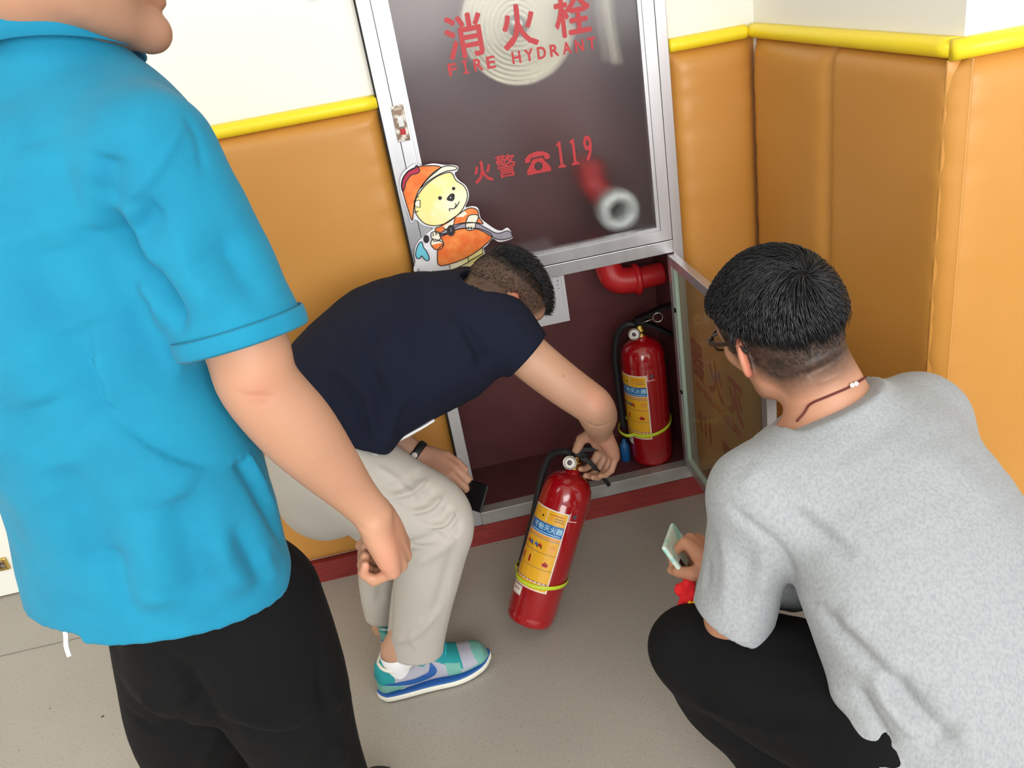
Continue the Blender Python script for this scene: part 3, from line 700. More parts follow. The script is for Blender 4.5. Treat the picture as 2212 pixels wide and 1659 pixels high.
legs = [(640, 1030), (810, 960), (945, 870), (960, 1010), (820, 1100), (650, 1085)]
drop = [(385, 815), (350, 850), (330, 930), (345, 968), (375, 965), (385, 945), (415, 980), (445, 988), (455, 960), (430, 900), (405, 870)]
for nm, pts, mm, lv in (('helmet', helmet, 'bear_orange', 3), ('face', face_, 'bear_yellow', 2), ('brim', brim, 'bear_cream', 4), ('crest', crest, 'bear_crimson', 5),
                        ('legs', legs, 'bear_yellow', 1), ('coat', dress, 'bear_orange', 3), ('coat', torso, 'bear_orange', 1), ('hose', hosep, 'bear_grey', 4), ('water_drop', drop, 'bear_blue', 2),
                        ('muzzle', [(615, 428), (650, 378), (685, 378), (688, 420), (665, 445)], 'ink_black', 4), ('eye', circ(555, 415, 18), 'ink_black', 4), ('eye', circ(680, 328, 16), 'ink_black', 4),
                        ('nose_shine', circ(652, 411, 6), 'label_white', 5),
                        ('glove', [(470, 765), (480, 730), (530, 722), (558, 745), (552, 795), (500, 808)], 'bear_cream', 6), ('glove', [(790, 650), (820, 575), (905, 575), (880, 660), (870, 702), (800, 705)], 'bear_cream', 6),
                        ('cuff', [(475, 830), (490, 790), (570, 795), (585, 830), (490, 855)], 'bear_cream', 5), ('sleeve', [(475, 850), (580, 830), (565, 880), (510, 885)], 'bear_orange', 6),
                        ('collar', [(580, 680), (690, 600), (680, 660), (610, 705)], 'bear_cream', 3), ('collar', [(700, 592), (770, 525), (805, 560), (770, 588)], 'bear_cream', 3),
                        ('ear', [(318, 440), (372, 432), (370, 500), (325, 492)], 'bear_cream', 5)):
    bshape(nm, pts, M[mm], lv, smooth=nm not in ('ear', 'collar', 'legs'))
gs = []
for pts in (face_, helmet, crest, brim, dress, hosep[:], drop, torso): gs.append(bline('l', pts, 5, 9, True, True))
for pts in ([(640, 1030), (655, 1085), (820, 1000), (810, 960)], [(810, 1000), (950, 920), (945, 870)], [(340, 1100), (355, 1062), (375, 1108)], [(480, 1110), (490, 1080), (510, 1110)],
            [(318, 440), (372, 432), (370, 500), (325, 492), (318, 440)], [(580, 680), (610, 705), (680, 660), (690, 600)]): gs.append(bline('l', pts, 5, 9, False))
for pts in ([(645, 535), (642, 510), (680, 512), (715, 480), (730, 445)], [(690, 500), (702, 480), (695, 460)], [(470, 765), (480, 730), (530, 722), (558, 745), (552, 795), (500, 808), (470, 765)],
            [(790, 650), (820, 575), (905, 575), (880, 660), (870, 702), (800, 705), (790, 650)], [(815, 700), (815, 675)], [(840, 703), (842, 675)], [(475, 850), (470, 830), (490, 790), (585, 825), (565, 880), (510, 885), (475, 850)], [(490, 765), (492, 735)], [(518, 755), (516, 728)], [(335, 400), (360, 405)], [(318, 545), (355, 535)]): gs.append(bline('l', pts, 5, 10))
for c_ in ((655, 712, 24, 38), (428, 790, 14, 24)): gs.append(bline('l', circ(c_[0], c_[1], c_[2], 16, c_[3]), 16, 11, True, True))
v, f = merge(*gs); mesh('pen_outline', v, f, M['ink_black'], bear)
# ================================================================= implicit-surface modelling of bodies and clothes
class Vol:
    def __init__(s, lo, hi, h):
        s.lo = np.array(lo, float); s.h = h; s.n = np.ceil((np.array(hi) - s.lo) / h).astype(int) + 1
        s.d = np.full(tuple(s.n), 0.2, np.float32); s.open = []
    def win(s, lo, hi):
        a = np.clip(np.floor((np.array(lo) - s.lo) / s.h).astype(int), 0, s.n - 1); b = np.clip(np.ceil((np.array(hi) - s.lo) / s.h).astype(int) + 1, 1, s.n)
        if np.any(b - a < 1): return None
        ax = [(s.lo[i] + s.h * np.arange(a[i], b[i])).astype(np.float32) for i in range(3)]
        return tuple(slice(a[i], b[i]) for i in range(3)), ax
def part_of(vol):
    q = Vol.__new__(Vol); q.lo, q.h, q.n = vol.lo, vol.h, vol.n; q.d = np.full(tuple(vol.n), 0.2, np.float32); q.open = []; return q
def join(vol, q, k): vol.d = smin(vol.d, q.d, k); vol.open += q.open
def grid(ax): return np.meshgrid(*ax, indexing='ij')
def d_cone(G, a, b, ra, rb, sq=None):
    x, y, z = G
    a = np.array(a, np.float32); b = np.array(b, np.float32)
    if sq is not None:
        n = np.array(sq[0], np.float32); k = 1.0 / sq[1] - 1
        def tr(p): return p + k * (p @ n) * n
        dot = (x * n[0] + y * n[1] + z * n[2]) * k
        x = x + dot * n[0]; y = y + dot * n[1]; z = z + dot * n[2]; a = tr(a); b = tr(b)
    ba = b - a; L = float(ba @ ba) + 1e-9
    px, py, pz = x - a[0], y - a[1], z - a[2]
    h = np.clip((px * ba[0] + py * ba[1] + pz * ba[2]) / L, 0, 1)
    return np.sqrt((px - h * ba[0]) ** 2 + (py - h * ba[1]) ** 2 + (pz - h * ba[2]) ** 2) - (ra + (rb - ra) * h)
def smin(a, b, k):
    if k <= 0: return np.minimum(a, b)
    h = np.maximum(k - np.abs(a - b), 0) / k
    return np.minimum(a, b) - h * h * k * 0.25
def limb(vol, pts, k=0.02, n=5, sq=None, kk=0.0):
    """pts: list of (point3, radius[, flat factor])"""
    arr = np.array([list(p[0]) + [p[1]] for p in pts], float)
    c = catmull(arr, n) if len(arr) > 2 and n > 1 else arr
    m = 0.05 + k; fl = (max(1, sq[1]) if sq is not None else 1)
    R = c[:, 3].max() * fl + m
    wn = vol.win(c[:, :3].min(0) - R, c[:, :3].max(0) + R)
    if wn is None: return
    sl, ax = wn; D = np.full(tuple(len(q) for q in ax), 0.5, np.float32)
    for i in range(len(c) - 1):
        r = max(c[i, 3], c[i + 1, 3]) * fl + m; lo = np.minimum(c[i, :3], c[i + 1, :3]) - r; hi = np.maximum(c[i, :3], c[i + 1, :3]) + r
        s2 = []; ax2 = []
        for q in range(3):
            i0 = np.searchsorted(ax[q], lo[q]); i1 = np.searchsorted(ax[q], hi[q]); s2.append(slice(i0, i1)); ax2.append(ax[q][i0:i1])
        if min(len(q) for q in ax2) < 1: continue
        s2 = tuple(s2); dd = d_cone(grid(ax2), c[i, :3], c[i + 1, :3], c[i, 3], c[i + 1, 3], sq)
        D[s2] = np.minimum(D[s2], dd) if kk <= 0 else smin(D[s2], dd, kk)
    vol.d[sl] = smin(vol.d[sl], D, k)
def ell(vol, c, r, Rm=None, k=0.01, sub=False):
    c = np.array(c, float); r = np.array(r, float); m = r.max() + 0.04 + k
    wn = vol.win(c - m, c + m)
    if wn is None: return
    sl, ax = wn; x, y, z = grid(ax); x = x - c[0]; y = y - c[1]; z = z - c[2]
    if Rm is not None: x, y, z = (x * Rm[0][i] + y * Rm[1][i] + z * Rm[2][i] for i in range(3))
    k0 = np.sqrt((x / r[0]) ** 2 + (y / r[1]) ** 2 + (z / r[2]) ** 2) + 1e-6
    k1 = np.sqrt((x / r[0] ** 2) ** 2 + (y / r[1] ** 2) ** 2 + (z / r[2] ** 2) ** 2) + 1e-6
    D = k0 * (k0 - 1) / k1
    if sub: vol.d[sl] = -smin(-vol.d[sl], D, k)
    else: vol.d[sl] = smin(vol.d[sl], D, k)
def cut(vol, p, n, lim=None, k=0.0):
    """remove the half space on the +n side of p (optionally only within lim of p)"""
    p = np.array(p, float); n = nrm(n)
    wn = vol.win(p - lim, p + lim) if lim else vol.win(vol.lo, vol.lo + vol.h * vol.n)
    if wn is None: return
    sl, ax = wn; x, y, z = grid(ax)
    D = ((x - p[0]) * n[0] + (y - p[1]) * n[1] + (z - p[2]) * n[2]).astype(np.float32)
    if lim: D = np.where((x - p[0]) ** 2 + (y - p[1]) ** 2 + (z - p[2]) ** 2 < lim * lim, D, -1)
    vol.d[sl] = np.maximum(vol.d[sl], D)
def hollow(vol, p, n, depth, wall, lim):
    """open end at plane p (outward n): hollow the inside for depth"""
    p = np.array(p, float); n = nrm(n); sl, ax = vol.win(p - lim, p + lim); x, y, z = grid(ax); vol.open.append((p, n, depth, lim))
    D = ((x - p[0]) * n[0] + (y - p[1]) * n[1] + (z - p[2]) * n[2])
    inside = np.maximum(vol.d[sl] + wall, -D - depth)   # negative in the hollow
    inside = np.where((x - p[0]) ** 2 + (y - p[1]) ** 2 + (z - p[2]) ** 2 < lim * lim, inside, 1)
    vol.d[sl] = np.maximum(vol.d[sl], np.maximum(-inside, -9)).astype(np.float32)
def nets(vol):
    d = vol.d; nx, ny, nz = d.shape; ins = d < 0
    c = np.zeros((nx - 1, ny - 1, nz - 1), np.int8)
    for i in (0, 1):
        for j in (0, 1):
            for k in (0, 1): c += ins[i:nx - 1 + i, j:ny - 1 + j, k:nz - 1 + k]
    act = (c > 0) & (c < 8); del c
    idx = np.argwhere(act); ids = np.full(act.shape, -1, np.int32); ids[act] = np.arange(len(idx))
    I, J, K = idx.T; acc = np.zeros((len(idx), 3)); cnt = np.zeros(len(idx))
    cs = [(0, 0, 0), (1, 0, 0), (0, 1, 0), (1, 1, 0), (0, 0, 1), (1, 0, 1), (0, 1, 1), (1, 1, 1)]
    val = [d[I + a, J + b, K + e] for a, b, e in cs]
    for u, v in ((0, 1), (2, 3), (4, 5), (6, 7), (0, 2), (1, 3), (4, 6), (5, 7), (0, 4), (1, 5), (2, 6), (3, 7)):
        a, b = val[u], val[v]; s = (a < 0) != (b < 0)
        t = np.where(s, a / (a - b + 1e-12), 0); pu = np.array(cs[u], float); pv = np.array(cs[v], float)
        acc += np.where(s[:, None], pu + t[:, None] * (pv - pu), 0); cnt += s
    verts = (idx + acc / cnt[:, None]) * vol.h + vol.lo
    faces = []
    for axis in range(3):
        sl0 = [slice(None)] * 3; sl1 = [slice(None)] * 3; sl0[axis] = slice(0, -1); sl1[axis] = slice(1, None)
        a = ins[tuple(sl0)]; b = ins[tuple(sl1)]; e = np.argwhere(a != b); o1, o2 = [(1, 2), (2, 0), (0, 1)][axis]
        e = e[(e[:, o1] > 0) & (e[:, o2] > 0) & (e[:, o1] < d.shape[o1] - 1) & (e[:, o2] < d.shape[o2] - 1)]
        fl = a[tuple(e.T)]
        def cell(da, db): q = e.copy(); q[:, o1] -= da; q[:, o2] -= db; return ids[tuple(q.T)]
        q = np.stack([cell(1, 1), cell(0, 1), cell(0, 0), cell(1, 0)], 1); q[~fl] = q[~fl][:, ::-1]
        faces.append(q)
    f = np.concatenate(faces); return verts, f[(f >= 0).all(1)]
def blob(a, b):   # smooth vertex positions a by face-adjacency averages, b passes
    v, f = a
    for _ in range(b):
        s = np.zeros_like(v); n = np.zeros(len(v))
        for k in range(4):
            l = (k + 1) % 4
            np.add.at(s, f[:, k], v[f[:, l]]); np.add.at(n, f[:, k], 1); np.add.at(s, f[:, l], v[f[:, k]]); np.add.at(n, f[:, l], 1)
        v = v * 0.4 + 0.6 * s / n[:, None]
    return v, f
def vnormals(v, f):
    n = np.cross(v[f[:, 2]] - v[f[:, 0]], v[f[:, 3]] - v[f[:, 1]]); N = np.zeros_like(v)
    for k in range(4): np.add.at(N, f[:, k], n)
    return N / (np.linalg.norm(N, axis=1)[:, None] + 1e-12)
def surf(name, vol, m, parent, smooth=2, disp=None, color=None):
    v, f = blob(nets(vol), smooth)
    if disp is not None:
        for _ in range(1):
            N = vnormals(v, f); am = disp(v, N, f)
            for p, n, dep, lim in vol.open:
                t = -(v - p) @ n; am = np.where(np.linalg.norm(v - p, axis=1) < lim * 1.3, am * np.clip((t - dep - .004) / .035, 0, 1), am)
            v = v + N * am[:, None]
    me = bpy.data.meshes.new(name)
    me.vertices.add(len(v)); me.vertices.foreach_set('co', v.astype(np.float32).ravel())
    me.loops.add(len(f) * 4); me.loops.foreach_set('vertex_index', f.astype(np.int32).ravel())
    me.polygons.add(len(f)); me.polygons.foreach_set('loop_start', np.arange(0, len(f) * 4, 4, dtype=np.int32))
    me.update(); me.validate()
    if color is not None:
        c = color(v, vnormals(v, f)); at = me.color_attributes.new('Col', 'FLOAT_COLOR', 'POINT')
        at.data.foreach_set('color', np.concatenate([c, np.ones((len(c), 1))], 1).astype(np.float32).ravel())
    o = link(name, me, m, parent, True); return o
# smooth value noise on arbitrary points
def vnoise(p, seed=0):
    i = np.floor(p).astype(np.int64); f = p - i; f = f * f * (3 - 2 * f); out = 0
    for a in (0, 1):
        for b in (0, 1):
            for c in (0, 1):
                q = (i[:, 0] + a) * 73856093 ^ (i[:, 1] + b) * 19349663 ^ (i[:, 2] + c) * 83492791 ^ (seed * 2654435761 & 0x7fffffff)
                r = ((q * 1103515245 + 12345) >> 8 & 0xffff) / 65535.0
                out = out + r * (f[:, 0] if a else 1 - f[:, 0]) * (f[:, 1] if b else 1 - f[:, 1]) * (f[:, 2] if c else 1 - f[:, 2])
    return out * 2 - 1
def seg_dist(v, pl):
    pl = np.array(pl, float); d = np.full(len(v), 9.0)
    for a, b in zip(pl[:-1], pl[1:]):
        ab = b - a; t = np.clip(((v - a) @ ab) / (ab @ ab + 1e-12), 0, 1); d = np.minimum(d, np.linalg.norm(v - a - t[:, None] * ab, axis=1))
    return d
def folds(specs, noise=(), seed=0):
    """specs: (pixel polyline, width m, amplitude m): each line is laid on the surface, then pressed in (-) or raised (+)"""
    def fn(v, N, f):
        bv = BVHTree.FromPolygons([tuple(x) for x in v], [tuple(int(i) for i in q) for q in f]); out = np.zeros(len(v))
        for pl, w_, am in specs:
            pts = []
            for px, py in catmull(pl, 4) if len(pl) > 2 else np.linspace(pl[0], pl[-1], 5):
                h = bv.ray_cast(Vector(CAM), Vector(nrm(ray(px, py))))
                if h[0] is not None: pts.append(np.array(h[0]))
            if len(pts) < 2: continue
            pts = np.array(pts); ok = np.linalg.norm(np.diff(pts, axis=0), axis=1) < 0.12
            lo = pts.min(0) - 3 * w_; hi = pts.max(0) + 3 * w_; sel = np.where(((v > lo) & (v < hi)).all(1))[0]
            if not len(sel): continue
            d = np.full(len(sel), 9.0); s0 = v[sel]; tot = len(pts) - 1
            tt = np.zeros(len(sel))
            for i in range(tot):
                if not ok[i]: continue
                a, b = pts[i], pts[i + 1]; ab = b - a; t = np.clip(((s0 - a) @ ab) / (ab @ ab + 1e-12), 0, 1); q = np.linalg.norm(s0 - a - t[:, None] * ab, axis=1)
                u = q < d; d = np.where(u, q, d); tt = np.where(u, (i + t) / tot, tt)
            out[sel] += am * np.exp(-(d / w_) ** 2) * np.clip(np.sin(np.pi * np.clip(tt, 0.04, 0.96)) * 1.6, 0, 1)
        for sc, am, st in noise: out += am * vnoise(v * np.array(st) * sc, seed)
        return out
    return fn
def paint(v, base, spots):
    """spots: (pixel or 3D centre, radius, sRGB colour, strength)"""
    c = np.tile(np.array(S(base)), (len(v), 1))
    for p, r, col, st in spots:
        d = np.linalg.norm(v - np.array(p), axis=1); w_ = st * np.exp(-(d / r) ** 2); c = c * (1 - w_[:, None]) + np.array(S(col)) * w_[:, None]
    return c
# ---------------------------------------------------------------- anatomy
def hand(vol, wr, d, n, s, size, curls, thumb, spread=0.0, wrist_r=0.026):
    """wr wrist, d towards the fingers, n palm normal, s towards the thumb. curls: 4 x (a1,a2,a3) bend angles; thumb: list of 3 directions in (d,s,n)"""
    d = nrm(d); n = nrm(np.array(n) - d * (np.array(n) @ d)); s = np.array(s, float); s = nrm(s - d * (s @ d) - n * (s @ n)); wr = np.array(wr, float)
    Q = lambda a, b, c: wr + size * (d * a + s * b + n * c)
    kn = [Q(0.092, 0.030, 0), Q(0.096, 0.010, -0.003), Q(0.090, -0.011, -0.002), Q(0.080, -0.030, 0.002)]
    z = size
    for i, (kp, so) in enumerate(zip(kn, (0.017, 0.006, -0.006, -0.017))):
        limb(vol, [(Q(0.0, so, 0), 0.017 * z), (Q(0.045, so * 1.5, -0.001), 0.0155 * z), (kp, 0.0115 * z)], k=0.010 * z, n=3)
    limb(vol, [(Q(0.02, 0.024, 0.004), 0.016 * z), (Q(0.055, 0.026, 0.006), 0.014 * z)], k=0.012 * z, n=1)
    limb(vol, [(Q(0.02, -0.018, 0.005), 0.015 * z), (Q(0.06, -0.024, 0.004), 0.012 * z)], k=0.012 * z, n=1)
    L = [(0.044, 0.026, 0.021), (0.049, 0.029, 0.022), (0.045, 0.027, 0.021), (0.035, 0.021, 0.019)]; rr = [0.0095, 0.0097, 0.0092, 0.0082]
    tips = []
    for i in range(4):
        p = kn[i]; ang = 0; dirs = nrm(d + s * spread * (1.5 - i) * 0.5); pts = [(p, rr[i] * 1.12 * z)]
        for k in range(3):
            ang += curls[i][k]; q = p + (dirs * math.cos(ang) + n * math.sin(ang)) * L[i][k] * z
            pts.append((q, rr[i] * (1.0, 0.92, 0.80)[k] * z)); p = q
        arr = []
        for a, b in zip(pts[:-1], pts[1:]): limb(vol, [a, b], k=0.0022, n=1)
        tips.append(p)
    p = Q(0.012, 0.020, 0.006); pts = [(p, 0.016 * z)]
    for k, (a, b, c) in enumerate(thumb):
        v_ = nrm(d * a + s * b + n * c); q = p + v_ * (0.046, 0.034, 0.027)[k] * z; pts.append((q, (0.0135, 0.0110, 0.0092)[k] * z)); p = q
    limb(vol, pts[:2], k=0.010 * z, n=1)
    limb(vol, pts[1:3], k=0.003, n=1); limb(vol, pts[2:], k=0.003, n=1)
    return tips, p
def head(vol, c, f, u, sc=1.0, ears=True):
    """c skull centre, f facing, u up"""
    f = nrm(f); u = nrm(np.array(u) - f * (np.array(u) @ f)); l = np.cross(u, f); c = np.array(c, float)
    Rm = np.stack([f, l, u], 1)   # columns
    Rt = Rm
    Q = lambda a, b, e: c + sc * (f * a + l * b + u * e)
    E = lambda q, r, k, sub=False: ell(vol, q, np.array(r) * sc, Rt, k * sc, sub)
    E(Q(-0.012, 0, 0.022), (0.098, 0.077, 0.090), 0.01)
    E(Q(0.030, 0, -0.030), (0.058, 0.062, 0.078), 0.03)
    E(Q(0.045, 0, 0.035), (0.050, 0.060, 0.045), 0.03)
    for b in (-1, 1):
        limb(vol, [(Q(-0.005, b * 0.056, -0.045), 0.014 * sc), (Q(0.010, b * 0.050, -0.078), 0.013 * sc), (Q(0.050, b * 0.028, -0.098), 0.013 * sc), (Q(0.078, 0, -0.104), 0.015 * sc)], k=0.03 * sc, n=3)
        E(Q(0.060, b * 0.040, -0.022), (0.022, 0.022, 0.020), 0.025)
        E(Q(0.083, b * 0.031, 0.004), (0.012, 0.017, 0.011), 0.012, True)
        E(Q(0.072, b * 0.031, 0.004), (0.013, 0.014, 0.011), 0.003)
        limb(vol, [(Q(0.088, b * 0.010, 0.022), 0.007 * sc), (Q(0.083, b * 0.034, 0.026), 0.007 * sc), (Q(0.066, b * 0.052, 0.018), 0.006 * sc)], k=0.012 * sc, n=3)
        E(Q(0.096, b * 0.012, -0.034), (0.009, 0.008, 0.007), 0.006)
    E(Q(0.080, 0, -0.104), (0.017, 0.018, 0.015), 0.015)
    limb(vol, [(Q(0.088, 0, 0.018), 0.007 * sc), (Q(0.102, 0, -0.008), 0.0075 * sc), (Q(0.113, 0, -0.030), 0.0105 * sc)], k=0.012 * sc, n=3)
    limb(vol, [(Q(0.080, -0.026, -0.061), 0.005 * sc), (Q(0.097, -0.010, -0.058), 0.0075 * sc), (Q(0.099, 0, -0.059), 0.0068 * sc), (Q(0.097, 0.010, -0.058), 0.0075 * sc), (Q(0.080, 0.026, -0.061), 0.005 * sc)], k=0.006 * sc, n=3)
    limb(vol, [(Q(0.080, -0.022, -0.067), 0.005 * sc), (Q(0.095, 0, -0.073), 0.0085 * sc), (Q(0.080, 0.022, -0.067), 0.005 * sc)], k=0.005 * sc, n=3)
    if ears:
        for b in (-1, 1):
            eu = nrm(u - f * 0.15); ef = nrm(f * 0.78 - l * b * 0.62); el = np.cross(eu, ef) 
            Re = np.stack([ef, np.cross(eu, ef), eu], 1); q = Q(-0.014, b * 0.083, -0.010)
            ell(vol, q, np.array([0.020, 0.008, 0.034]) * sc, Re, 0.006 * sc)
            ell(vol, q + l * b * 0.0085 * sc + ef * .004 * sc, np.array([0.010, 0.0065, 0.022]) * sc, Re, 0.003 * sc, True)
            ell(vol, q - eu * 0.024 * sc + ef * 0.003 * sc, np.array([0.009, 0.006, 0.010]) * sc, Re, 0.005 * sc)
            ell(vol, q + ef * 0.010 * sc, np.array([0.005, 0.006, 0.006]) * sc, Re, 0.003 * sc)
    return Q, f, l, u
# ================================================================= people
SK = (212, 160, 128)
def skin_color(v, N, base, Q=None, hd=None, extra=()):
    c = paint(v, base, extra)
    m = 0.5 + 0.5 * vnoise(v * 28, 3); c = c * (0.95 + 0.09 * m)[:, None]
    m2 = 0.5 + 0.5 * vnoise(v * 9, 7); c[:, 1] *= (1.03 - 0.06 * m2); c[:, 2] *= (1.03 - 0.06 * m2)
    if hd:   # hd: dict(c,f,l,u,sc,hair=fn(a,b,e)->0..1 darkness)
        f, l, u = hd['f'], hd['l'], hd['u']; p = (v - hd['c']) / hd['sc']; a, b, e = p @ f, p @ l, p @ u
        near = (np.abs(a) < .16) & (np.abs(b) < .12) & (np.abs(e) < .17)
        lip = np.exp(-(((b) / .022) ** 4 + ((e + .066) / .0085) ** 2)) * (a > .075) * near
        c = c * (1 - .55 * lip[:, None]) + np.array(S((168, 84, 76))) * (.55 * lip[:, None])
        brow = np.exp(-(((np.abs(b) - .030) / .017) ** 4 + ((e - .030) / .005) ** 2)) * (a > .06) * near
        c = c * (1 - .85 * brow[:, None]) + np.array(S((34, 28, 26))) * (.85 * brow[:, None])
        eye = np.exp(-(((np.abs(b) - .031) / .011) ** 4 + ((e - .004) / .0042) ** 4)) * (a > .066) * near
        c = c * (1 - .9 * eye[:, None]) + np.array(S((228, 224, 220))) * (.9 * eye[:, None])
        iris = np.exp(-(((np.abs(b) - .031) / .0048) ** 4 + ((e - .004) / .0045) ** 4)) * (a > .066) * near
        c = c * (1 - .95 * iris[:, None]) + np.array(S((30, 20, 18))) * (.95 * iris[:, None])
        ear = np.exp(-(((np.abs(b) - .086) / .009) ** 2)) * np.exp(-((a + .01) / .03) ** 4) * (np.abs(e + .01) < .05) * near
        c = c * (1 - .6 * ear[:, None]) + np.array(S((206, 104, 86))) * (.6 * ear[:, None])
        stub = np.exp(-(((a - .045) / .05) ** 4)) * np.clip((-.055 - e) / .03, 0, 1) * near * .22
        c = c * (1 - stub[:, None]) + np.array(S((96, 84, 78))) * stub[:, None]
        if 'hair' in hd:
            k = np.clip(hd['hair'](a, b, e), 0, 1) * near; n_ = np.clip(0.5 + 0.5 * vnoise(p * 330, 5), 0, 1)
            isear = (np.abs(b) > .0825) & (a < .02) & (a > -.042) & (e < .028) & (e > -.05); k = np.where(isear, 0, k)
            k = np.clip(k * (0.88 + 0.2 * n_), 0, 1)
            c = c * (1 - k[:, None]) + np.array(S((24, 21, 20))) * k[:, None]
    return c
def strands(name, roots, step_fn, nseg, seglen, rad, m, parent, bv, lift, seed=0, parts=None):
    """hair: each lock follows step_fn over the scalp, floating at lift(t) above it"""
    rs = np.random.RandomState(seed); v, f = [], []
    for r in roots:
        p = np.array(r, float); L = seglen * (0.8 + 0.4 * rs.rand()); pts = []; jit = rs.randn(3) * 0.10; lj = 0.6 + 0.7 * rs.rand(); d = None
        for k in range(nseg + 1):
            h = bv.find_nearest(Vector(p)); q = np.array(h[0]); nn = nrm(p - q) if np.linalg.norm(p - q) > 1e-4 else np.array(h[1])
            if nn @ np.array(h[1]) < 0: nn = -nn
            pts.append(q + nn * lift(k / nseg) * lj)
            nd = nrm(step_fn(p) + jit); d = nd if d is None else nrm(d * .5 + nd * .5)
            p = pts[-1] + (d - nn * (d @ nn)) * L
        pts = np.array(pts); o = len(v); ra = rad * (0.8 + 0.5 * rs.rand())
        T = nrm(pts[-1] - pts[0]); a = nrm(np.cross(T, nrm(pts[0] - np.array(bv.find_nearest(Vector(pts[0]))[0]) + 1e-6))); b = np.cross(T, a)
        for k in range(nseg + 1):
            w_ = ra * (1.0 - 0.75 * (k / nseg) ** 2)
            v += [pts[k] + a * w_, pts[k] - a * w_ * .5 + b * w_ * .8, pts[k] - a * w_ * .5 - b * w_ * .8]
        for k in range(nseg):
            i = o + 3 * k
            f += [(i, i + 1, i + 4, i + 3), (i + 1, i + 2, i + 5, i + 4), (i + 2, i, i + 3, i + 5)]
        f.append((o + 3 * nseg, o + 3 * nseg + 1, o + 3 * nseg + 2))
    return mesh(name, v, f, m, parent, True)
def bvh_of(o):
    me = o.data; n = len(me.vertices); co = np.zeros(n * 3, np.float32); me.vertices.foreach_get('co', co); co = co.reshape(-1, 3)
    return BVHTree.FromPolygons([tuple(map(float, x)) for x in co], [tuple(p.vertices) for p in me.polygons])
